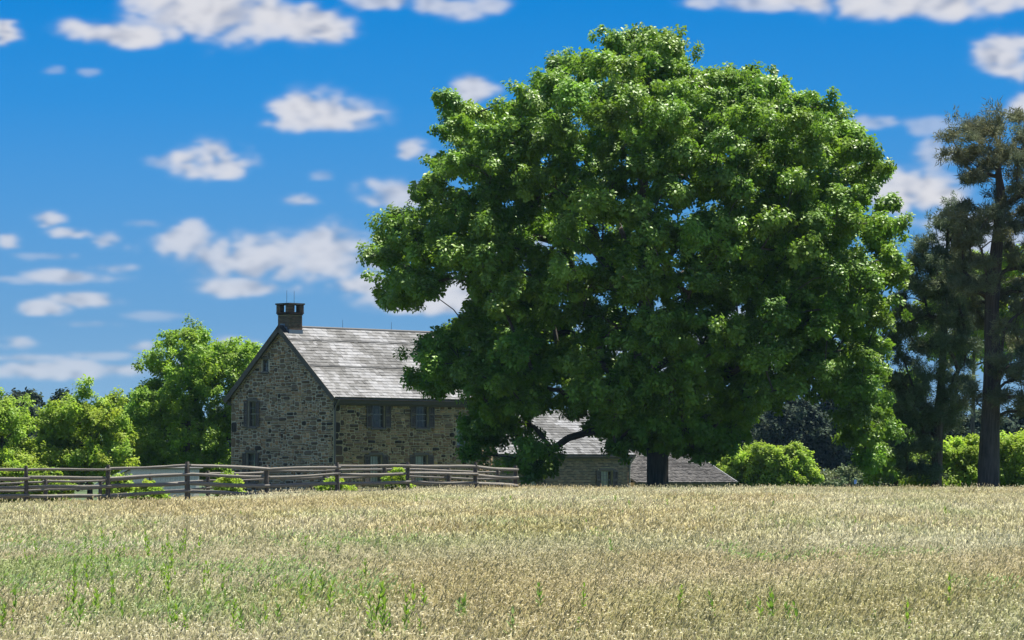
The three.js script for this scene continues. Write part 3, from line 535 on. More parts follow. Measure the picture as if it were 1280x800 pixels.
/* A tree: trunk through the given points (metres from its foot), clumps of foliage spread through a crown whose side view is `outline`,
   limbs grown from the trunk to every clump, sprays of leaves in every clump. */
function makeTree(o) {
  const r = rng(o.seed), t = thing(o.name, o.label, o.category ?? 'tree', o.base, o.turn ?? 0, o.group), gauss = () => (r() + r() + r() - 1.5) * 0.82;
  const trunkPts = o.trunk.map(([x, y, z]) => V(x, y, z)), curve = new THREE.CatmullRomCurve3(trunkPts), TN = o.trunkSteps ?? 22, tp = curve.getPoints(TN), H = tp[TN].y;
  const rad = tp.map((p, k) => { const s = k / TN; return o.trunkR * (1 - s) ** (o.taper ?? 0.8) * (1 - 0.0 * s) + 0.04 + o.trunkR * 0.45 * Math.exp(-Math.max(0, p.y) / 0.35); });
  mesh('trunk', tubeChain(tp, rad, o.trunkSides ?? 14, r, 0.16), o.bark, t);
  // --- clumps
  const poly = o.outline, ys = poly.map((p) => p[1]), y0 = Math.min(...ys), y1 = Math.max(...ys), xs = poly.map((p) => p[0]), x0 = Math.min(...xs), x1 = Math.max(...xs), clumps = [];
  for (let n = 0; n < o.tries; n++) {
    const y = lerp(y0, y1, r()), x = lerp(x0, x1, r()), R = o.clump * (0.7 + 0.6 * r()), [lo, hi] = rowSpan(poly, y); if (hi < lo) continue;
    const a = (hi - lo) / 2, cx = (hi + lo) / 2, q = (x - cx) / a; if (Math.abs(q) >= 1) continue;
    const deep = Math.min(a * (o.deepRatio ?? 0.95), o.deep) * Math.sqrt(1 - q * q), z = (r() * 2 - 1) * deep;
    const k = o.dist ? (o.dist - z) / o.dist : 1, yEye = o.eyeY ?? 0, xe = o.eyeX ?? 0, sx = (x - xe) * k + xe, sy = (y - yEye) * k + yEye;   // the outline holds at the tree's own distance
    const px = sx, py = sy, s = insideSigned(poly, x, y); if (s < R * (o.inset ?? 0.6)) continue;
    const qz = z / Math.max(0.1, Math.min(a * (o.deepRatio ?? 0.95), o.deep)), core = Math.hypot(q, qz), fromTop = s;
    if (core < 0.55 && fromTop > o.clump * 2.2 && r() > (o.core ?? 0.3)) continue;
    if (o.thin?.some(([a, b, c, d, keep]) => { const u = x, v = y; return u > a && u < b && v > c && v < d && r() > keep; })) continue;
    if (o.voids && fbm(px * 0.27 + z * 0.19 + 11, py * 0.4 - z * 0.26 + 5, 2) < o.voids) continue;
    const c = V(px, py, z), lim = o.spacing * (0.8 + 0.4 * r()); if (clumps.some((e) => e.c.distanceToSquared(c) < lim * lim)) continue;
    clumps.push({ c, R });
  }
  for (const [x, y, z, R] of o.extra ?? []) clumps.push({ c: V(x, y, z), R });
  // --- limbs: every clump reaches for the nearest wood below or beside it
  const nodes = []; tp.forEach((p, k) => { if (p.y > o.fork) nodes.push({ p, parent: null, limb: -1, n: 0, cap: rad[k] * 0.55 }); });
  const axis = (c) => { let d = 1e9; for (const p of tp) d = Math.min(d, p.distanceTo(c)); return d; };
  let limbs = 0;
  clumps.map((e) => ({ ...e, d: axis(e.c) })).sort((a, b) => a.d - b.d).forEach((e) => {
    let best = null, score = 1e9;
    for (const nd of nodes) { const dx = nd.p.distanceTo(e.c), s = dx + Math.max(0, nd.p.y - e.c.y) * 0.9 + (nd.parent ? 0 : 0.5); if (s < score && dx > 0.2) { score = s; best = nd; } }
    if (!best) return;
    const limb = best.limb < 0 ? limbs++ : best.limb, span_ = best.p.distanceTo(e.c), steps = Math.max(2, Math.round(span_ / 1.1)); let prev = best;
    for (let k = 1; k <= steps; k++) { const q = k / steps, p = best.p.clone().lerp(e.c, q); p.y += Math.sin(q * Math.PI) * span_ * 0.1; if (k < steps) p.add(V(gauss(), gauss() * 0.6, gauss()).multiplyScalar(0.12 * span_ / 2)); const nd = { p, parent: prev, limb, n: 0, cap: 9, root: best }; nodes.push(nd); prev = nd; }
    for (let q = prev; q; q = q.parent) q.n++;
  });
  const byLimb = new Map(), width = (nd) => Math.min(nd.cap, (o.twig ?? 0.022) * nd.n ** 0.52);
  for (const nd of nodes) if (nd.parent) { const g = tubeChain([nd.parent.p, nd.p], [Math.min(width(nd.parent), width(nd) * 1.25), width(nd)], 6, r, 0.1); if (!byLimb.has(nd.limb)) byLimb.set(nd.limb, []); byLimb.get(nd.limb).push(g); }
  for (const list of byLimb.values()) mesh('branch', mergeGeometries(list), o.bark, t);
  // --- leaves
  const mats = [], cols = [], m4 = new THREE.Matrix4(), quat = new THREE.Quaternion(), upv = V(0, 1, 0), c3 = new THREE.Color();
  for (const e of clumps) {
    const tone = 1 + gauss() * (o.toneVary ?? 0.25), warm = gauss() * 0.12, subs = o.subs ?? 7;
    for (let b = 0; b < subs; b++) {
      const dir = V(gauss(), gauss() * 0.8 + 0.25, gauss()).normalize(), reach = r() < 0.22 ? 1.0 + 0.45 * r() : 0.2 + 0.75 * r(), sc = e.c.clone().addScaledVector(dir, e.R * reach), sr = e.R * (reach > 1 ? 0.16 + 0.1 * r() : 0.2 + 0.26 * r());
      sc.y -= (1 - (o.flat ?? 0.85)) * (sc.y - e.c.y);
      for (let k = 0, many = o.perSub * (reach > 1 ? 0.55 : 1); k < many; k++) {
        const d = V(gauss(), gauss(), gauss()).normalize(), p = sc.clone().addScaledVector(d, sr * (0.45 + 0.75 * r()));
        const want = d.clone().multiplyScalar(0.7).addScaledVector(upv, o.up ?? 0.6).add(V(gauss(), gauss(), gauss()).multiplyScalar(0.5)).normalize();
        quat.setFromUnitVectors(upv, want).multiply(new THREE.Quaternion().setFromAxisAngle(upv, r() * 6.28));
        const s = (o.leafScale ?? 1) * (0.75 + 0.5 * r()); m4.compose(p, quat, V(s, s, s)); mats.push(m4.clone());
        const v = tone * (0.85 + 0.3 * r()); cols.push([v * (1 + warm + 0.1 * gauss()), v, v * (1 - warm)]);
      }
    }
  }
  const im = new THREE.InstancedMesh(o.spray, o.leaf, mats.length); im.name = 'crown'; im.castShadow = im.receiveShadow = true; im.userData.kind = 'stuff';
  mats.forEach((m, k) => { im.setMatrixAt(k, m); im.setColorAt(k, c3.setRGB(...cols[k].map((v) => Math.max(0.05, v)))); });
  t.add(im); t.userData.copies = undefined; delete t.userData.copies; total += mats.length; return t;
}
let total = 0;
// outline given in photograph pixels at the tree's distance -> metres from its foot
const outline = (base, depth, list) => list.map(([px, py]) => { const p = at(px, py, depth); return [p.x - base.x, p.y - base.y]; });
const zones = (base, depth, list) => list.map(([a, b, c, d, keep]) => { const p = at(a, d, depth), q = at(b, c, depth); return [p.x - base.x, q.x - base.x, p.y - base.y, q.y - base.y, keep]; });
const trunkAt = (base, depth, list) => list.map(([px, py, z]) => { const p = at(px, py, depth); return [p.x - base.x, p.y - base.y, z ?? 0]; });

{ // the great oak
  const D = 165, base = groundAt(823, D); base.y -= 0.15;
  const o = outline(base, D, [[455, 296], [462, 360], [478, 398], [500, 408], [545, 392], [556, 372], [585, 372], [580, 395], [545, 410], [512, 428], [500, 455], [505, 500], [540, 508], [560, 500], [585, 510], [570, 545], [548, 580], [575, 596], [625, 588], [640, 604], [672, 606], [702, 590], [700, 560], [720, 548], [745, 552], [760, 580], [785, 566], [800, 585], [830, 575], [858, 582], [880, 592], [905, 575], [930, 552], [958, 522], [985, 505], [1015, 500], [1040, 515], [1052, 560], [1060, 590], [1085, 604], [1105, 592], [1120, 545], [1112, 500], [1122, 470], [1118, 430], [1128, 385], [1136, 340], [1142, 290], [1118, 240], [1112, 205], [1086, 165], [1065, 140], [1030, 112], [985, 100], [945, 82], [895, 80], [868, 62], [862, 38], [825, 34], [785, 28], [740, 48], [705, 52], [690, 72], [655, 86], [640, 112], [630, 128], [612, 122], [560, 112], [535, 122], [536, 160], [548, 180], [524, 196], [514, 235], [518, 258], [485, 262], [462, 275]]);
  makeTree({ name: 'oak_tree', label: 'huge spreading oak tree with a broad dark green crown in front of the house', base, seed: 1, dist: D, eyeX: -base.x, eyeY: EYE - base.y,
    trunk: trunkAt(base, D, [[823, 635], [822, 600], [821, 560], [818, 520], [812, 450], [807, 380], [804, 300], [803, 230], [800, 160], [797, 110]]), trunkR: 0.52, taper: 0.55, fork: 2.6, trunkSides: 20, trunkSteps: 40,
    outline: o, deep: 10.5, clump: 0.95, spacing: 1.6, tries: 26000, core: 0.06, inset: 0.75, voids: 0.47, flat: 0.62, thin: zones(base, D, [[640, 750, 500, 566, 0.06], [600, 640, 505, 560, 0.35], [555, 600, 330, 395, 0.1]]), extra: [[776, 222, 5.5], [766, 236, 4], [850, 556, 5.5], [872, 562, 4], [892, 566, 3], [908, 552, 4], [838, 540, 7], [862, 538, 6.5], [884, 544, 5], [800, 552, 5], [786, 540, 6], [812, 520, 7.5], [836, 505, 8], [800, 496, 8], [822, 478, 9], [846, 470, 8.5], [796, 465, 8.5], [815, 445, 9.5], [838, 436, 9], [790, 430, 9], [862, 500, 7.5], [868, 455, 8.5], [905, 520, 5.5], [770, 500, 7], [880, 480, 7.5], [926, 500, 6]].map(([px, py, z]) => { const q = at(px, py, D - z); return [q.x - base.x, q.y - base.y, z, 0.95]; }), bark: M.barkOak, spray: sprays.oak, leaf: leaf.oak, subs: 11, perSub: 9, twig: 0.026, up: 0.55, toneVary: 0.26 });
}
{ // conifers on the right
  const D = 160, base = groundAt(1236, D); base.y -= 0.1;
  makeTree({ name: 'pine_tree', label: 'tall dark conifer with a thick bare lower trunk and ragged crown', base, seed: 2, dist: D, eyeX: -base.x, eyeY: EYE - base.y,
    trunk: trunkAt(base, D, [[1236, 640], [1236, 600], [1238, 540], [1240, 460], [1240, 380], [1246, 310], [1252, 250], [1248, 215], [1250, 170]]), trunkR: 0.5, taper: 0.7, fork: 3.6, trunkSides: 18, trunkSteps: 34,
    outline: outline(base, D, [[1182, 200], [1182, 170], [1200, 140], [1230, 146], [1262, 136], [1300, 150], [1340, 200], [1340, 320], [1350, 420], [1340, 520], [1290, 540], [1262, 505], [1240, 540], [1205, 500], [1198, 460], [1215, 420], [1200, 380], [1195, 330], [1180, 300], [1190, 260], [1205, 240]]),
    deep: 3.4, clump: 0.64, spacing: 1.18, tries: 3600, voids: 0.4, core: 0.6, inset: 0.3, bark: M.barkPine, spray: sprays.needle, leaf: leaf.pine, subs: 9, perSub: 5, flat: 0.55, up: 0.25, twig: 0.03 });
  const D2 = 172, b2 = groundAt(1170, D2);
  makeTree({ name: 'cedar_tree', label: 'shaggy grey-green cedar growing between the oak and the tall conifer', base: b2, seed: 3,
    trunk: trunkAt(b2, D2, [[1170, 636], [1172, 560], [1178, 450], [1182, 350], [1186, 270]]), trunkR: 0.26, fork: 1.5,
    outline: outline(b2, D2, [[1165, 268], [1190, 250], [1222, 290], [1225, 380], [1215, 460], [1195, 560], [1170, 606], [1135, 606], [1118, 560], [1112, 480], [1112, 400], [1128, 340], [1148, 290]]),
    deep: 2.6, clump: 0.64, spacing: 1.0, tries: 3600, voids: 0.36, core: 0.6, inset: 0.25, bark: M.barkPine, spray: sprays.needle, leaf: leaf.cedar, subs: 9, perSub: 6, flat: 0.7, up: 0.1, twig: 0.028 });
}
// broadleaf trees and bushes
const leafy = [
  ['shade_tree', 'tall bright green tree with a pointed top against the gable wall', 232, 205, 'mid', [[163, 500], [175, 470], [172, 452], [192, 440], [205, 420], [240, 412], [262, 425], [285, 432], [300, 420], [325, 425], [330, 460], [322, 530], [318, 600], [170, 606], [158, 560]], [[232, 640], [233, 560], [238, 490], [241, 445]], 0.22, 0.95, 4.5, 0],
  ['shade_tree', 'lime green tree with a thin see-through top behind the rail fence', 112, 200, 'lime', [[45, 560], [50, 520], [85, 500], [95, 480], [100, 458], [116, 450], [130, 460], [135, 482], [155, 496], [162, 530], [175, 575], [170, 608], [45, 608]], [[112, 640], [113, 570], [114, 515]], 0.16, 0.85, 3.6, 0],
  ['shade_tree', 'pale lime tree behind the rail fence, cut by the picture edge', 2, 196, 'lime', [[-70, 600], [-75, 540], [-40, 496], [0, 492], [25, 500], [40, 530], [52, 575], [52, 606]], [[0, 640], [2, 570], [4, 525]], 0.16, 0.85, 3.6, 0],
  ['young_tree', 'leafy young tree growing beside the right edge of the oak', 1120, 188, 'mid', [[1078, 606], [1080, 550], [1095, 500], [1110, 470], [1132, 452], [1150, 490], [1155, 550], [1158, 606]], [[1120, 640], [1120, 560], [1124, 470]], 0.12, 0.75, 2.6, 0],
  ['young_tree', 'bright leafy tree seen in glimpses through the tall conifer', 1215, 205, 'lime', [[1150, 440], [1146, 390], [1170, 340], [1210, 318], [1260, 310], [1310, 340], [1310, 440], [1240, 470]], [[1215, 640], [1216, 520], [1220, 340]], 0.14, 0.7, 3.0, 1],
  ['garden_bush', 'rounded lime green bush beside the shingled outbuilding', 955, 224, 'lime', [[896, 604], [898, 578], [912, 562], [930, 570], [950, 560], [975, 568], [995, 558], [1010, 575], [1018, 602], [1010, 616], [900, 616]], [[955, 640], [955, 600], [956, 575]], 0.08, 0.6, 2.2, 0],
  ['garden_bush', 'lime green bush between the cedar and the thick conifer trunk', 1185, 178, 'lime', [[1140, 606], [1150, 575], [1168, 562], [1185, 566], [1205, 548], [1222, 560], [1235, 580], [1235, 618], [1142, 618]], [[1185, 640], [1186, 600], [1190, 570]], 0.08, 0.6, 2.0, 0],
  ['garden_bush', 'lime green bush to the right of the thick conifer trunk', 1268, 176, 'lime', [[1236, 600], [1242, 560], [1258, 544], [1280, 546], [1310, 552], [1330, 580], [1330, 618], [1240, 618]], [[1268, 640], [1268, 600], [1272, 560]], 0.08, 0.6, 2.0, 0],
];
for (const [name, label, px, D, kind, list, trunk, R, clump, deep, thin] of leafy) {
  const base = groundAt(px, D); base.y -= 0.1;
  makeTree({ name, label, category: name === 'garden_bush' ? 'bush' : 'tree', base, seed: 200 + px, trunk: trunkAt(base, D, trunk), trunkR: R, fork: 0.3, trunkSides: 10, outline: outline(base, D, list), deep, clump, spacing: clump * (thin ? 1.7 : 1.3), voids: name === 'garden_bush' ? 0 : 0.36, tries: 5000, core: 0.3, inset: name === 'garden_bush' ? 0.15 : 0.4, bark: M.barkGrey, spray: sprays.round, leaf: leaf[kind], thin: px === 112 ? zones(base, D, [[90, 140, 440, 488, 0.3]]) : undefined, subs: 9, perSub: thin ? 7 : 8, twig: 0.02, up: 0.7 });
}
// the woods beyond: separate far trees
{
  const wood = (px, py, D, wide, kind, label) => {
    const base = groundAt(px, D), h = at(px, py, D).y - base.y, r = rng(px * 7 + D), w = wide / FOCAL * D / 2, n = 13, o = [];
    for (let k = 0; k <= n; k++) { const q = k / n * Math.PI, s = 0.82 + 0.3 * r(); o.push([Math.cos(q) * w * s, h * (0.42 + 0.58 * Math.sin(q) * (0.88 + 0.12 * r()))]); }
    o.push([-w * 0.85, h * 0.08], [w * 0.85, h * 0.08]); o.sort((a, b) => 0);
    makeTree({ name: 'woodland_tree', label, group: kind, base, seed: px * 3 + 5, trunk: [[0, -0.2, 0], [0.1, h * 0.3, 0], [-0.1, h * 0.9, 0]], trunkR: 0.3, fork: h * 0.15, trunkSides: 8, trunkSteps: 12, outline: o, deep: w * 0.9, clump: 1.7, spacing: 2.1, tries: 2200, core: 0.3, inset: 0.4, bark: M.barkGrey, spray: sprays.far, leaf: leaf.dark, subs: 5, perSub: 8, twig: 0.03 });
  };
  const left = 'dark woods behind the lime green trees', right = 'dark woods behind the oak';
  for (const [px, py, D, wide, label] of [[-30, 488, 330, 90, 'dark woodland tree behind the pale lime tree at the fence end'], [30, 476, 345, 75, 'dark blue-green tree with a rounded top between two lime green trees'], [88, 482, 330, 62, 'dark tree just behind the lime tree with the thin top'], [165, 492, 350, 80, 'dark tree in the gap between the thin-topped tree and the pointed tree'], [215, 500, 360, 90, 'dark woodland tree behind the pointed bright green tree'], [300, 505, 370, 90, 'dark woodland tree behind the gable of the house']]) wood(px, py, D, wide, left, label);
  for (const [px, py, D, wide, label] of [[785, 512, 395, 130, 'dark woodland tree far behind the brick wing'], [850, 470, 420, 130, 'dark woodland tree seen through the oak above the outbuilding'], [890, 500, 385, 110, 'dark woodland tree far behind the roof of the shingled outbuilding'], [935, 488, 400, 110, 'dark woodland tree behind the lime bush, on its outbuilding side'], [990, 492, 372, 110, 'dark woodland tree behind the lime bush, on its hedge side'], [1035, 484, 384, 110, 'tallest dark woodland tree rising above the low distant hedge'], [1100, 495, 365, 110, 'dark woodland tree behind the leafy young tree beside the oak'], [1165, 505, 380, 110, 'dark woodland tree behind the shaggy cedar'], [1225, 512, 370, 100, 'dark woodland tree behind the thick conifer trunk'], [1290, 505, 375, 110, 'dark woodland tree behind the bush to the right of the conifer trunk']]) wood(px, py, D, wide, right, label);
}
{ // low hedge in the distance, and a small pale blue marker flag in front of it
  const D = 270, base = groundAt(1050, D);
  makeTree({ name: 'hedge', label: 'low grey-green hedge in the distance under the oak boughs', category: 'hedge', base, seed: 71, trunk: [[0, -0.1, 0], [0, 0.5, 0], [0, 1.2, 0]], trunkR: 0.06, fork: 0.1, trunkSides: 6, trunkSteps: 6, outline: outline(base, D, [[985, 622], [990, 604], [1020, 596], [1050, 594], [1085, 590], [1110, 596], [1130, 604], [1135, 622]]), deep: 2.5, deepRatio: 0.5, clump: 0.8, spacing: 0.95, tries: 2500, core: 1, inset: 0.2, bark: M.barkGrey, spray: sprays.round, leaf: leafMat([0.12, 0.16, 0.06], 0.3, 0.2), subs: 5, perSub: 9, leafScale: 1.2, twig: 0.02 });
  const F = 152, b2 = groundAt(1067, F), top = at(1067, 599.5, F).y - b2.y, f = thing('marker_flag', 'tiny pale blue marker flag standing beyond the meadow edge', 'flag', b2);
  mesh('stake', new THREE.CylinderGeometry(0.008, 0.008, top, 6).translate(0, top / 2, 0), M.iron, f);
  const g = new THREE.PlaneGeometry(0.12, 0.19, 4, 1).translate(0.065, top - 0.1, 0), p = g.attributes.position; for (let k = 0; k < p.count; k++) p.setZ(k, 0.02 * Math.sin(p.getX(k) * 40));
  g.computeVertexNormals(); mesh('cloth', g, std(rgb(0.30, 0.42, 0.75), 0.8, { side: THREE.DoubleSide }), f);
}

// ------------------------------------------------------------------ meadow grass
function blade(pos, idx, col, r, x, z, h, lean, az, w, c0, c1, head) {
  // a bent ribbon; seed stalks end in a narrow spikelet
  const steps = 3, dx = Math.cos(az), dz = Math.sin(az), face = r() * Math.PI, wx = Math.cos(face) * w, wz = Math.sin(face) * w, P = (t) => [x + dx * lean * h * t * t, h * t * (1 - 0.28 * lean * t * t), z + dz * lean * h * t * t], o = pos.length / 3, end = head ? 0.86 : 1;
  for (let k = 0; k <= steps; k++) { const t = k / steps * end, p = P(t), q = head ? 0.7 : 1 - k / steps * 0.92, c = [0, 1, 2].map((i) => lerp(c0[i], c1[i], head ? t * t * 0.7 : t)); pos.push(p[0] - wx * q, p[1], p[2] - wz * q, p[0] + wx * q, p[1], p[2] + wz * q); col.push(...c, ...c); }
  for (let k = 0; k < steps; k++) { const a = o + k * 2; idx.push(a, a + 1, a + 2, a + 1, a + 3, a + 2); }
  if (head) {                                  // a nodding spikelet: two crossed, bent slivers
    const A = V(...P(end)), tilt = 0.25 + 0.9 * r(), ha = (r() - 0.5) * 4.4, L = head * (8 + 5 * r()), d1 = V(Math.cos(ha) * Math.sin(tilt * 0.5), Math.cos(tilt * 0.5), Math.sin(ha) * Math.sin(tilt * 0.5)), d2 = V(Math.cos(ha) * Math.sin(tilt * 1.5), Math.cos(tilt * 1.5), Math.sin(ha) * Math.sin(tilt * 1.5));
    const B = A.clone().addScaledVector(d1, L * 0.5), C = B.clone().addScaledVector(d2, L * 0.55);
    for (const tw of [0, 1.57]) { const s = pos.length / 3, ux = Math.cos(face + tw) * head, uz = Math.sin(face + tw) * head; pos.push(A.x, A.y, A.z, B.x - ux, B.y, B.z - uz, B.x + ux, B.y, B.z + uz, C.x, C.y, C.z); for (let k = 0; k < 4; k++) col.push(...c1); idx.push(s, s + 1, s + 2, s + 1, s + 3, s + 2); }
  }
}
function herb(seed) {                            // a low clump of small narrow leaves
  const r = rng(seed), list = [];
  for (let k = 0; k < 34; k++) { const a = r() * 6.28, d = 0.16 * Math.sqrt(r()), s = 0.7 + 0.6 * r(), v = 0.7 + 0.6 * r(), g = leafGeometry(0.085 * s, 0.028 * s, 0.3, 0.15).rotateZ(0.35 + 0.9 * r()).rotateY(r() * 6.28).translate(Math.cos(a) * d, 0.18 + 0.36 * r() * (1 - d * 2), Math.sin(a) * d); list.push(paint(g, [0.17 * v, 0.27 * v, 0.045 * v])); }
  return mergeGeometries(list);
}
function tuft(seed, stalks, blades, spread, hs, hb, thick, tan, green) {
  const r = rng(seed), pos = [], idx = [], col = [];
  for (let k = 0; k < stalks; k++) { const a = r() * 6.28, d = spread * Math.sqrt(r()), h = hs * (0.65 + 0.55 * r()), v = 0.62 + 0.66 * r(); blade(pos, idx, col, r, Math.cos(a) * d, Math.sin(a) * d, h, 0.1 + 0.4 * r(), (r() - 0.5) * 3.6, 0.0018 * thick, green.map((c) => c * v), tan.map((c) => c * v), 0.0085 * thick * (0.7 + 0.6 * r())); }
  for (let k = 0; k < blades; k++) { const a = r() * 6.28, d = spread * Math.sqrt(r()), h = hb * (0.5 + 0.8 * r()), v = 0.75 + 0.5 * r(), mix = r(); const c = green.map((g, i) => lerp(g, tan[i], mix * 0.7) * v); blade(pos, idx, col, r, Math.cos(a) * d, Math.sin(a) * d, h, 0.3 + 0.7 * r(), r() * 6.28, 0.0038 * thick, c, c, 0); }
  const g = new THREE.BufferGeometry(); g.setAttribute('position', new THREE.Float32BufferAttribute(pos, 3)); g.setAttribute('color', new THREE.Float32BufferAttribute(col, 3)); g.setIndex(idx); g.computeVertexNormals(); return g;
}
{
  const grassMat = new THREE.MeshPhysicalMaterial({ color: 0xffffff, vertexColors: true, roughness: 1, transmission: 0.4, thickness: 0, side: THREE.DoubleSide });
  const tan = [0.54, 0.495, 0.30], green = [0.175, 0.19, 0.045];
  const kinds = [
    { geo: tuft(301, 20, 30, 0.24, 0.5, 0.36, 0.95, tan, green), d0: 26, d1: 88, per: 30 },
    { geo: tuft(302, 11, 44, 0.26, 0.46, 0.38, 1.0, tan.map((c) => c * 0.95), [0.17, 0.215, 0.045]), d0: 26, d1: 88, per: 12 },
    { geo: tuft(303, 28, 36, 0.38, 0.5, 0.36, 1.4, [0.53, 0.485, 0.265], green), d0: 50, d1: 146, per: 13 },
    { geo: tuft(304, 17, 44, 0.38, 0.46, 0.37, 1.5, [0.5, 0.46, 0.245], [0.17, 0.215, 0.045]), d0: 50, d1: 146, per: 4 },
    { geo: tuft(305, 8, 3, 0.5, 0.66, 0.3, 1.5, [0.52, 0.46, 0.27], [0.36, 0.33, 0.15]), d0: 60, d1: 146, per: 0.9 },
    { geo: herb(306), d0: 30, d1: 140, per: 14, herb: true },
  ];
  kinds.forEach((k, n) => {
    const r = rng(900 + n), list = [], cols = [], q = new THREE.Quaternion(), yv = V(0, 1, 0), areaOf = (d) => 0.34 * d + 3;
    let area = 0; for (let d = k.d0; d < k.d1; d++) area += areaOf(d);
    const count = Math.floor(area * k.per);
    for (let i = 0; i < count; i++) {
      const d = Math.sqrt(lerp((k.d0 + 4) ** 2, (k.d1 + 4) ** 2, r())) - 4, x = (r() - 0.5) * areaOf(d), z = -d, fade = smooth(50, 88, d), roll = r(); if (n < 2 ? roll < fade : n < 4 ? roll > fade : false) continue;
      if (k.herb) { const m = fbm(x * 0.55 + 210, z * 0.16 + 90, 4), want = Math.max(smooth(1, -2.5, x) * smooth(80, 60, d), 0.62 * smooth(98, 108, d) * smooth(-3, 1, x) * smooth(13, 8, x), 0.3); if (roll > smooth(0.72 - want * 0.34, 0.84 - want * 0.24, m)) continue; }
      const px = 640 + x / d * FOCAL, patch = fbm(x * 0.22 + 9, z * 0.1 + 3, 4), pale = fbm(x * 0.3 + 70, z * 0.13 + 20, 4), gr = fbm(x * 0.4 + 130, z * 0.09 + 55, 4), brown = fbm(x * 0.16 + 31, z * 0.07 + 80, 3);
      let h = 0.8 + 0.35 * patch + 0.12 * (r() - 0.5);
      if (d > 105 && px < 430) h *= lerp(1, 0.62, smooth(430, 60, px) * smooth(105, 122, d));      // grazed shorter towards the fence
      const wet = smooth(0.5, 0.72, gr) * lerp(0.25, 0.8, smooth(1, -6, x) * smooth(75, 50, d)) + (n % 2 ? 0.2 : 0), P = smooth(0.5, 0.68, pale), B = smooth(0.5, 0.68, brown);
      const v = 0.78 + 0.44 * r(), c = [1, 1, 1];
      if (!k.herb) { c[0] *= lerp(1, 0.66, wet); c[2] *= lerp(1, 0.5, wet); c[1] *= lerp(1, 0.86, wet);
      c[0] *= lerp(1, 1.12, P); c[1] *= lerp(1, 1.14, P); c[2] *= lerp(1, 1.28, P);
      c[0] *= lerp(1, 0.92, B); c[1] *= lerp(1, 0.86, B); c[2] *= lerp(1, 0.74, B); }
      const s = 0.85 + 0.35 * r(), m = new THREE.Matrix4().compose(V(x, ground(x, z) - 0.02, z), q.setFromAxisAngle(yv, (r() - 0.5) * 1.5), V(s, h * (0.92 + 0.16 * r()), s));
      list.push(m); cols.push(c.map((e) => e * v));
    }
    const im = new THREE.InstancedMesh(k.geo, grassMat, list.length), c3 = new THREE.Color(); im.name = numbered(k.herb ? 'meadow_herbs' : 'meadow_grass'); im.castShadow = im.receiveShadow = true;
    list.forEach((m, i) => { im.setMatrixAt(i, m); im.setColorAt(i, c3.setRGB(...cols[i])); });
    im.userData = { kind: 'stuff', label: ['dry tan meadow grass in the front of the field', 'greener low grass mixed into the front of the field', 'dry tan meadow grass in the back of the field', 'greener grass mixed into the back of the field', 'thin taller grass stalks scattered over the back of the field', 'low green leafy herbs growing in patches through the grass'][n], category: k.herb ? 'herbs' : 'grass' };
    scene.add(im); total += list.length;
  });
}
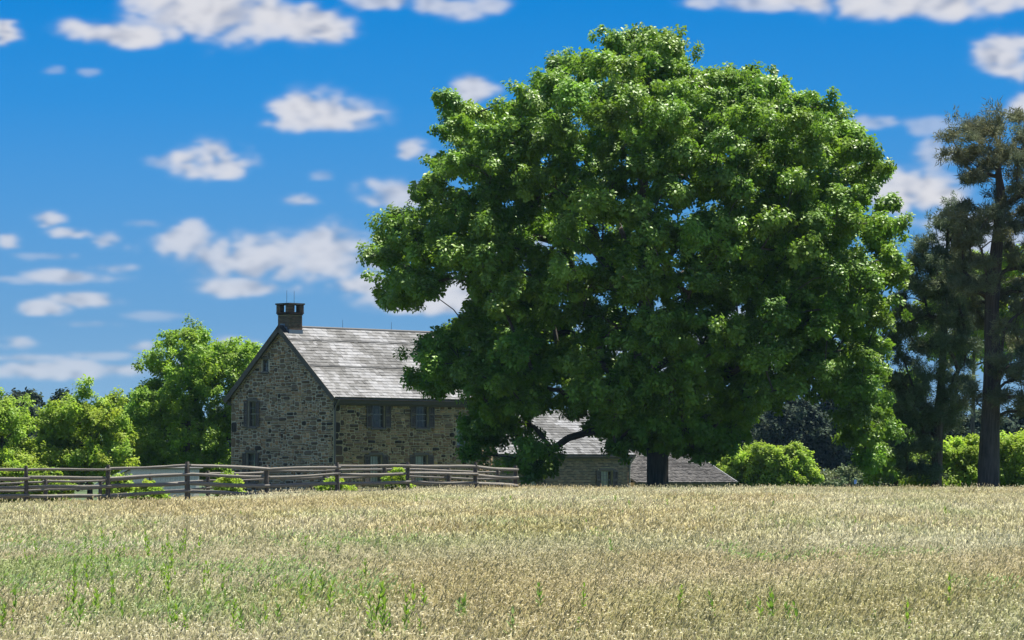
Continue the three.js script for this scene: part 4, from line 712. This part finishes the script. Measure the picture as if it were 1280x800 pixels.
// ------------------------------------------------------------------ broad-leaved weeds in the meadow
{
  const mats = [leafMat([0.2, 0.33, 0.03], 0.45, 0.2, 0.4), leafMat([0.135, 0.25, 0.03], 0.42, 0.25, 0.4), leafMat([0.2, 0.28, 0.09], 0.42, 0.25, 0.4)], stemMat = std(rgb(0.14, 0.2, 0.05), 0.8);
  const r = rng(61), leafG = leafGeometry(0.105, 0.034, 0.35, 0.1);
  function proto(kind, simple) {
    const g = new THREE.Group(), h = [0.68, 0.6, 0.53][kind], leaves = [];
    mesh('stem', tubeChain([V(0, -0.05, 0), V(0.01, h * 0.5, 0), V(0.0, h, 0.01)], [0.009, 0.007, 0.004], 5, r), stemMat, g);
    const n = 8;
    for (let k = 0; k < n; k++) for (const side of [0, 1]) {
      const t = 0.42 + 0.58 * k / (n - 1), az = k * 1.57 + side * Math.PI + (r() - 0.5) * 0.5, up = lerp(0.5, 1.15, t) + (r() - 0.5) * 0.3, s = lerp(1.1, 0.72, Math.max(0, (t - 0.5) * 2)) * (0.85 + 0.3 * r());
      const q = leafG.clone().scale(s, s, s).rotateZ(up).rotateY(az).translate(0, h * t, 0);
      if (simple) leaves.push(q); else mesh('leaf', q, mats[kind], g);
    }
    if (simple) mesh('foliage', mergeGeometries(leaves), mats[kind], g);
    return g;
  }
  const near = [0, 1, 2].map((k) => proto(k, false)), far = [0, 1, 2].map((k) => proto(k, true));
  function place(px, py) {                       // the pixel of the plant's upper middle -> where it is rooted
    let D = 40; for (let k = 0; k < 30; k++) { const x = (px - 640) / FOCAL * D; D = lerp(D, clamp(FOCAL * (EYE - ground(x, -D) - 0.46) / (py - HORIZON), 28, 140), 0.6); }
    const p = groundAt(px, D), kind = Math.floor(r() * 3), src = (D < 58 ? near : far)[kind], g = src.clone(); g.name = numbered('meadow_weed'); g.position.copy(p); g.rotation.set((r() - 0.5) * 0.45, r() * 6.28, (r() - 0.5) * 0.5); const s = 0.66 + 0.36 * r(); g.scale.set(s, s, s);
    const tint = ['bright yellow-green', 'deep green', 'pale grey-green'][kind], where = D < 58 ? 'front' : 'back';
    g.userData = { label: D < 58 ? `${tint} broad-leaved weed rising out of the pale grass in the front of the meadow` : `small ${tint} weed among the tan grass in the back of the meadow`, category: 'weed', group: `${tint} weeds in the ${where} of the meadow` };
    scene.add(g);
  }
  const areas = [[150, 686, 40, 14, 22], [228, 692, 30, 22, 24], [120, 705, 60, 20, 16], [55, 700, 45, 18, 8], [180, 735, 110, 22, 30], [90, 755, 80, 22, 18], [260, 755, 80, 25, 20], [340, 745, 60, 25, 14], [480, 770, 55, 24, 18], [430, 735, 70, 25, 12], [320, 700, 50, 18, 10], [560, 755, 50, 25, 6], [8, 780, 18, 18, 6], [440, 685, 60, 12, 8], [960, 765, 120, 18, 7], [840, 752, 8, 6, 2], [700, 770, 70, 20, 4], [770, 686, 8, 5, 3], [700, 640, 90, 12, 16], [660, 628, 60, 8, 14], [790, 634, 70, 8, 12], [880, 640, 60, 10, 8], [1060, 652, 50, 5, 8], [960, 628, 120, 6, 7], [620, 625, 50, 6, 8], [540, 634, 40, 8, 4], [300, 645, 60, 10, 4], [1190, 635, 60, 12, 5], [1150, 760, 90, 25, 4]];
  for (const [cx, cy, wx, wy, n] of areas) for (let k = 0; k < n * (cy > 670 ? 1.0 : 1); k++) place(cx + (r() + r() - 1) * wx * 1.1, Math.max(614, Math.min(798, cy + (r() + r() - 1) * wy * 1.5)));
}
// low leafy plants along the fence
for (const [px, py, D, wide, high] of [[287, 610, 134, 30, 16], [185, 617, 127.5, 34, 12], [420, 611, 131, 40, 8], [497, 603, 134, 24, 16], [60, 612, 140, 60, 22], [150, 616, 141, 40, 20], [20, 605, 142, 60, 26]]) {
  const base = groundAt(px, D), w = wide / FOCAL * D, h = Math.max(0.45, at(px, py - high, D).y - base.y);
  makeTree({ name: 'fence_weed', label: { 287: 'yellow-green weed clump at the fence below the lower gable window', 185: 'low weed clump at the fence in front of the pale shed', 420: 'thin weed clump at the fence below the house corner', 497: 'bright leafy shrub behind the fence below the front windows', 60: 'broad weed clump behind the fence at the end away from the house', 150: 'weed clump behind the paddock fence beside the pale shed', 20: 'tall weed clump behind the fence under the pale lime tree' }[px], category: 'weed', base, seed: 400 + px, trunk: [[0, -0.05, 0], [0, h * 0.4, 0], [0, h * 0.8, 0]], trunkR: 0.02, fork: 0.03, trunkSides: 6, trunkSteps: 6, outline: [[-w / 2, 0.05], [-w * 0.45, h * 0.6], [-w * 0.15, h], [w * 0.2, h * 0.9], [w * 0.48, h * 0.55], [w / 2, 0.05]], deep: 0.6, clump: 0.22, spacing: 0.2, tries: 700, core: 1, inset: 0.1, bark: M.barkGrey, spray: sprays.round, leaf: leaf.lime, subs: 4, perSub: 6, leafScale: 0.6, twig: 0.008 });
}
console.log('instances', total);
renderer.render(scene, camera);
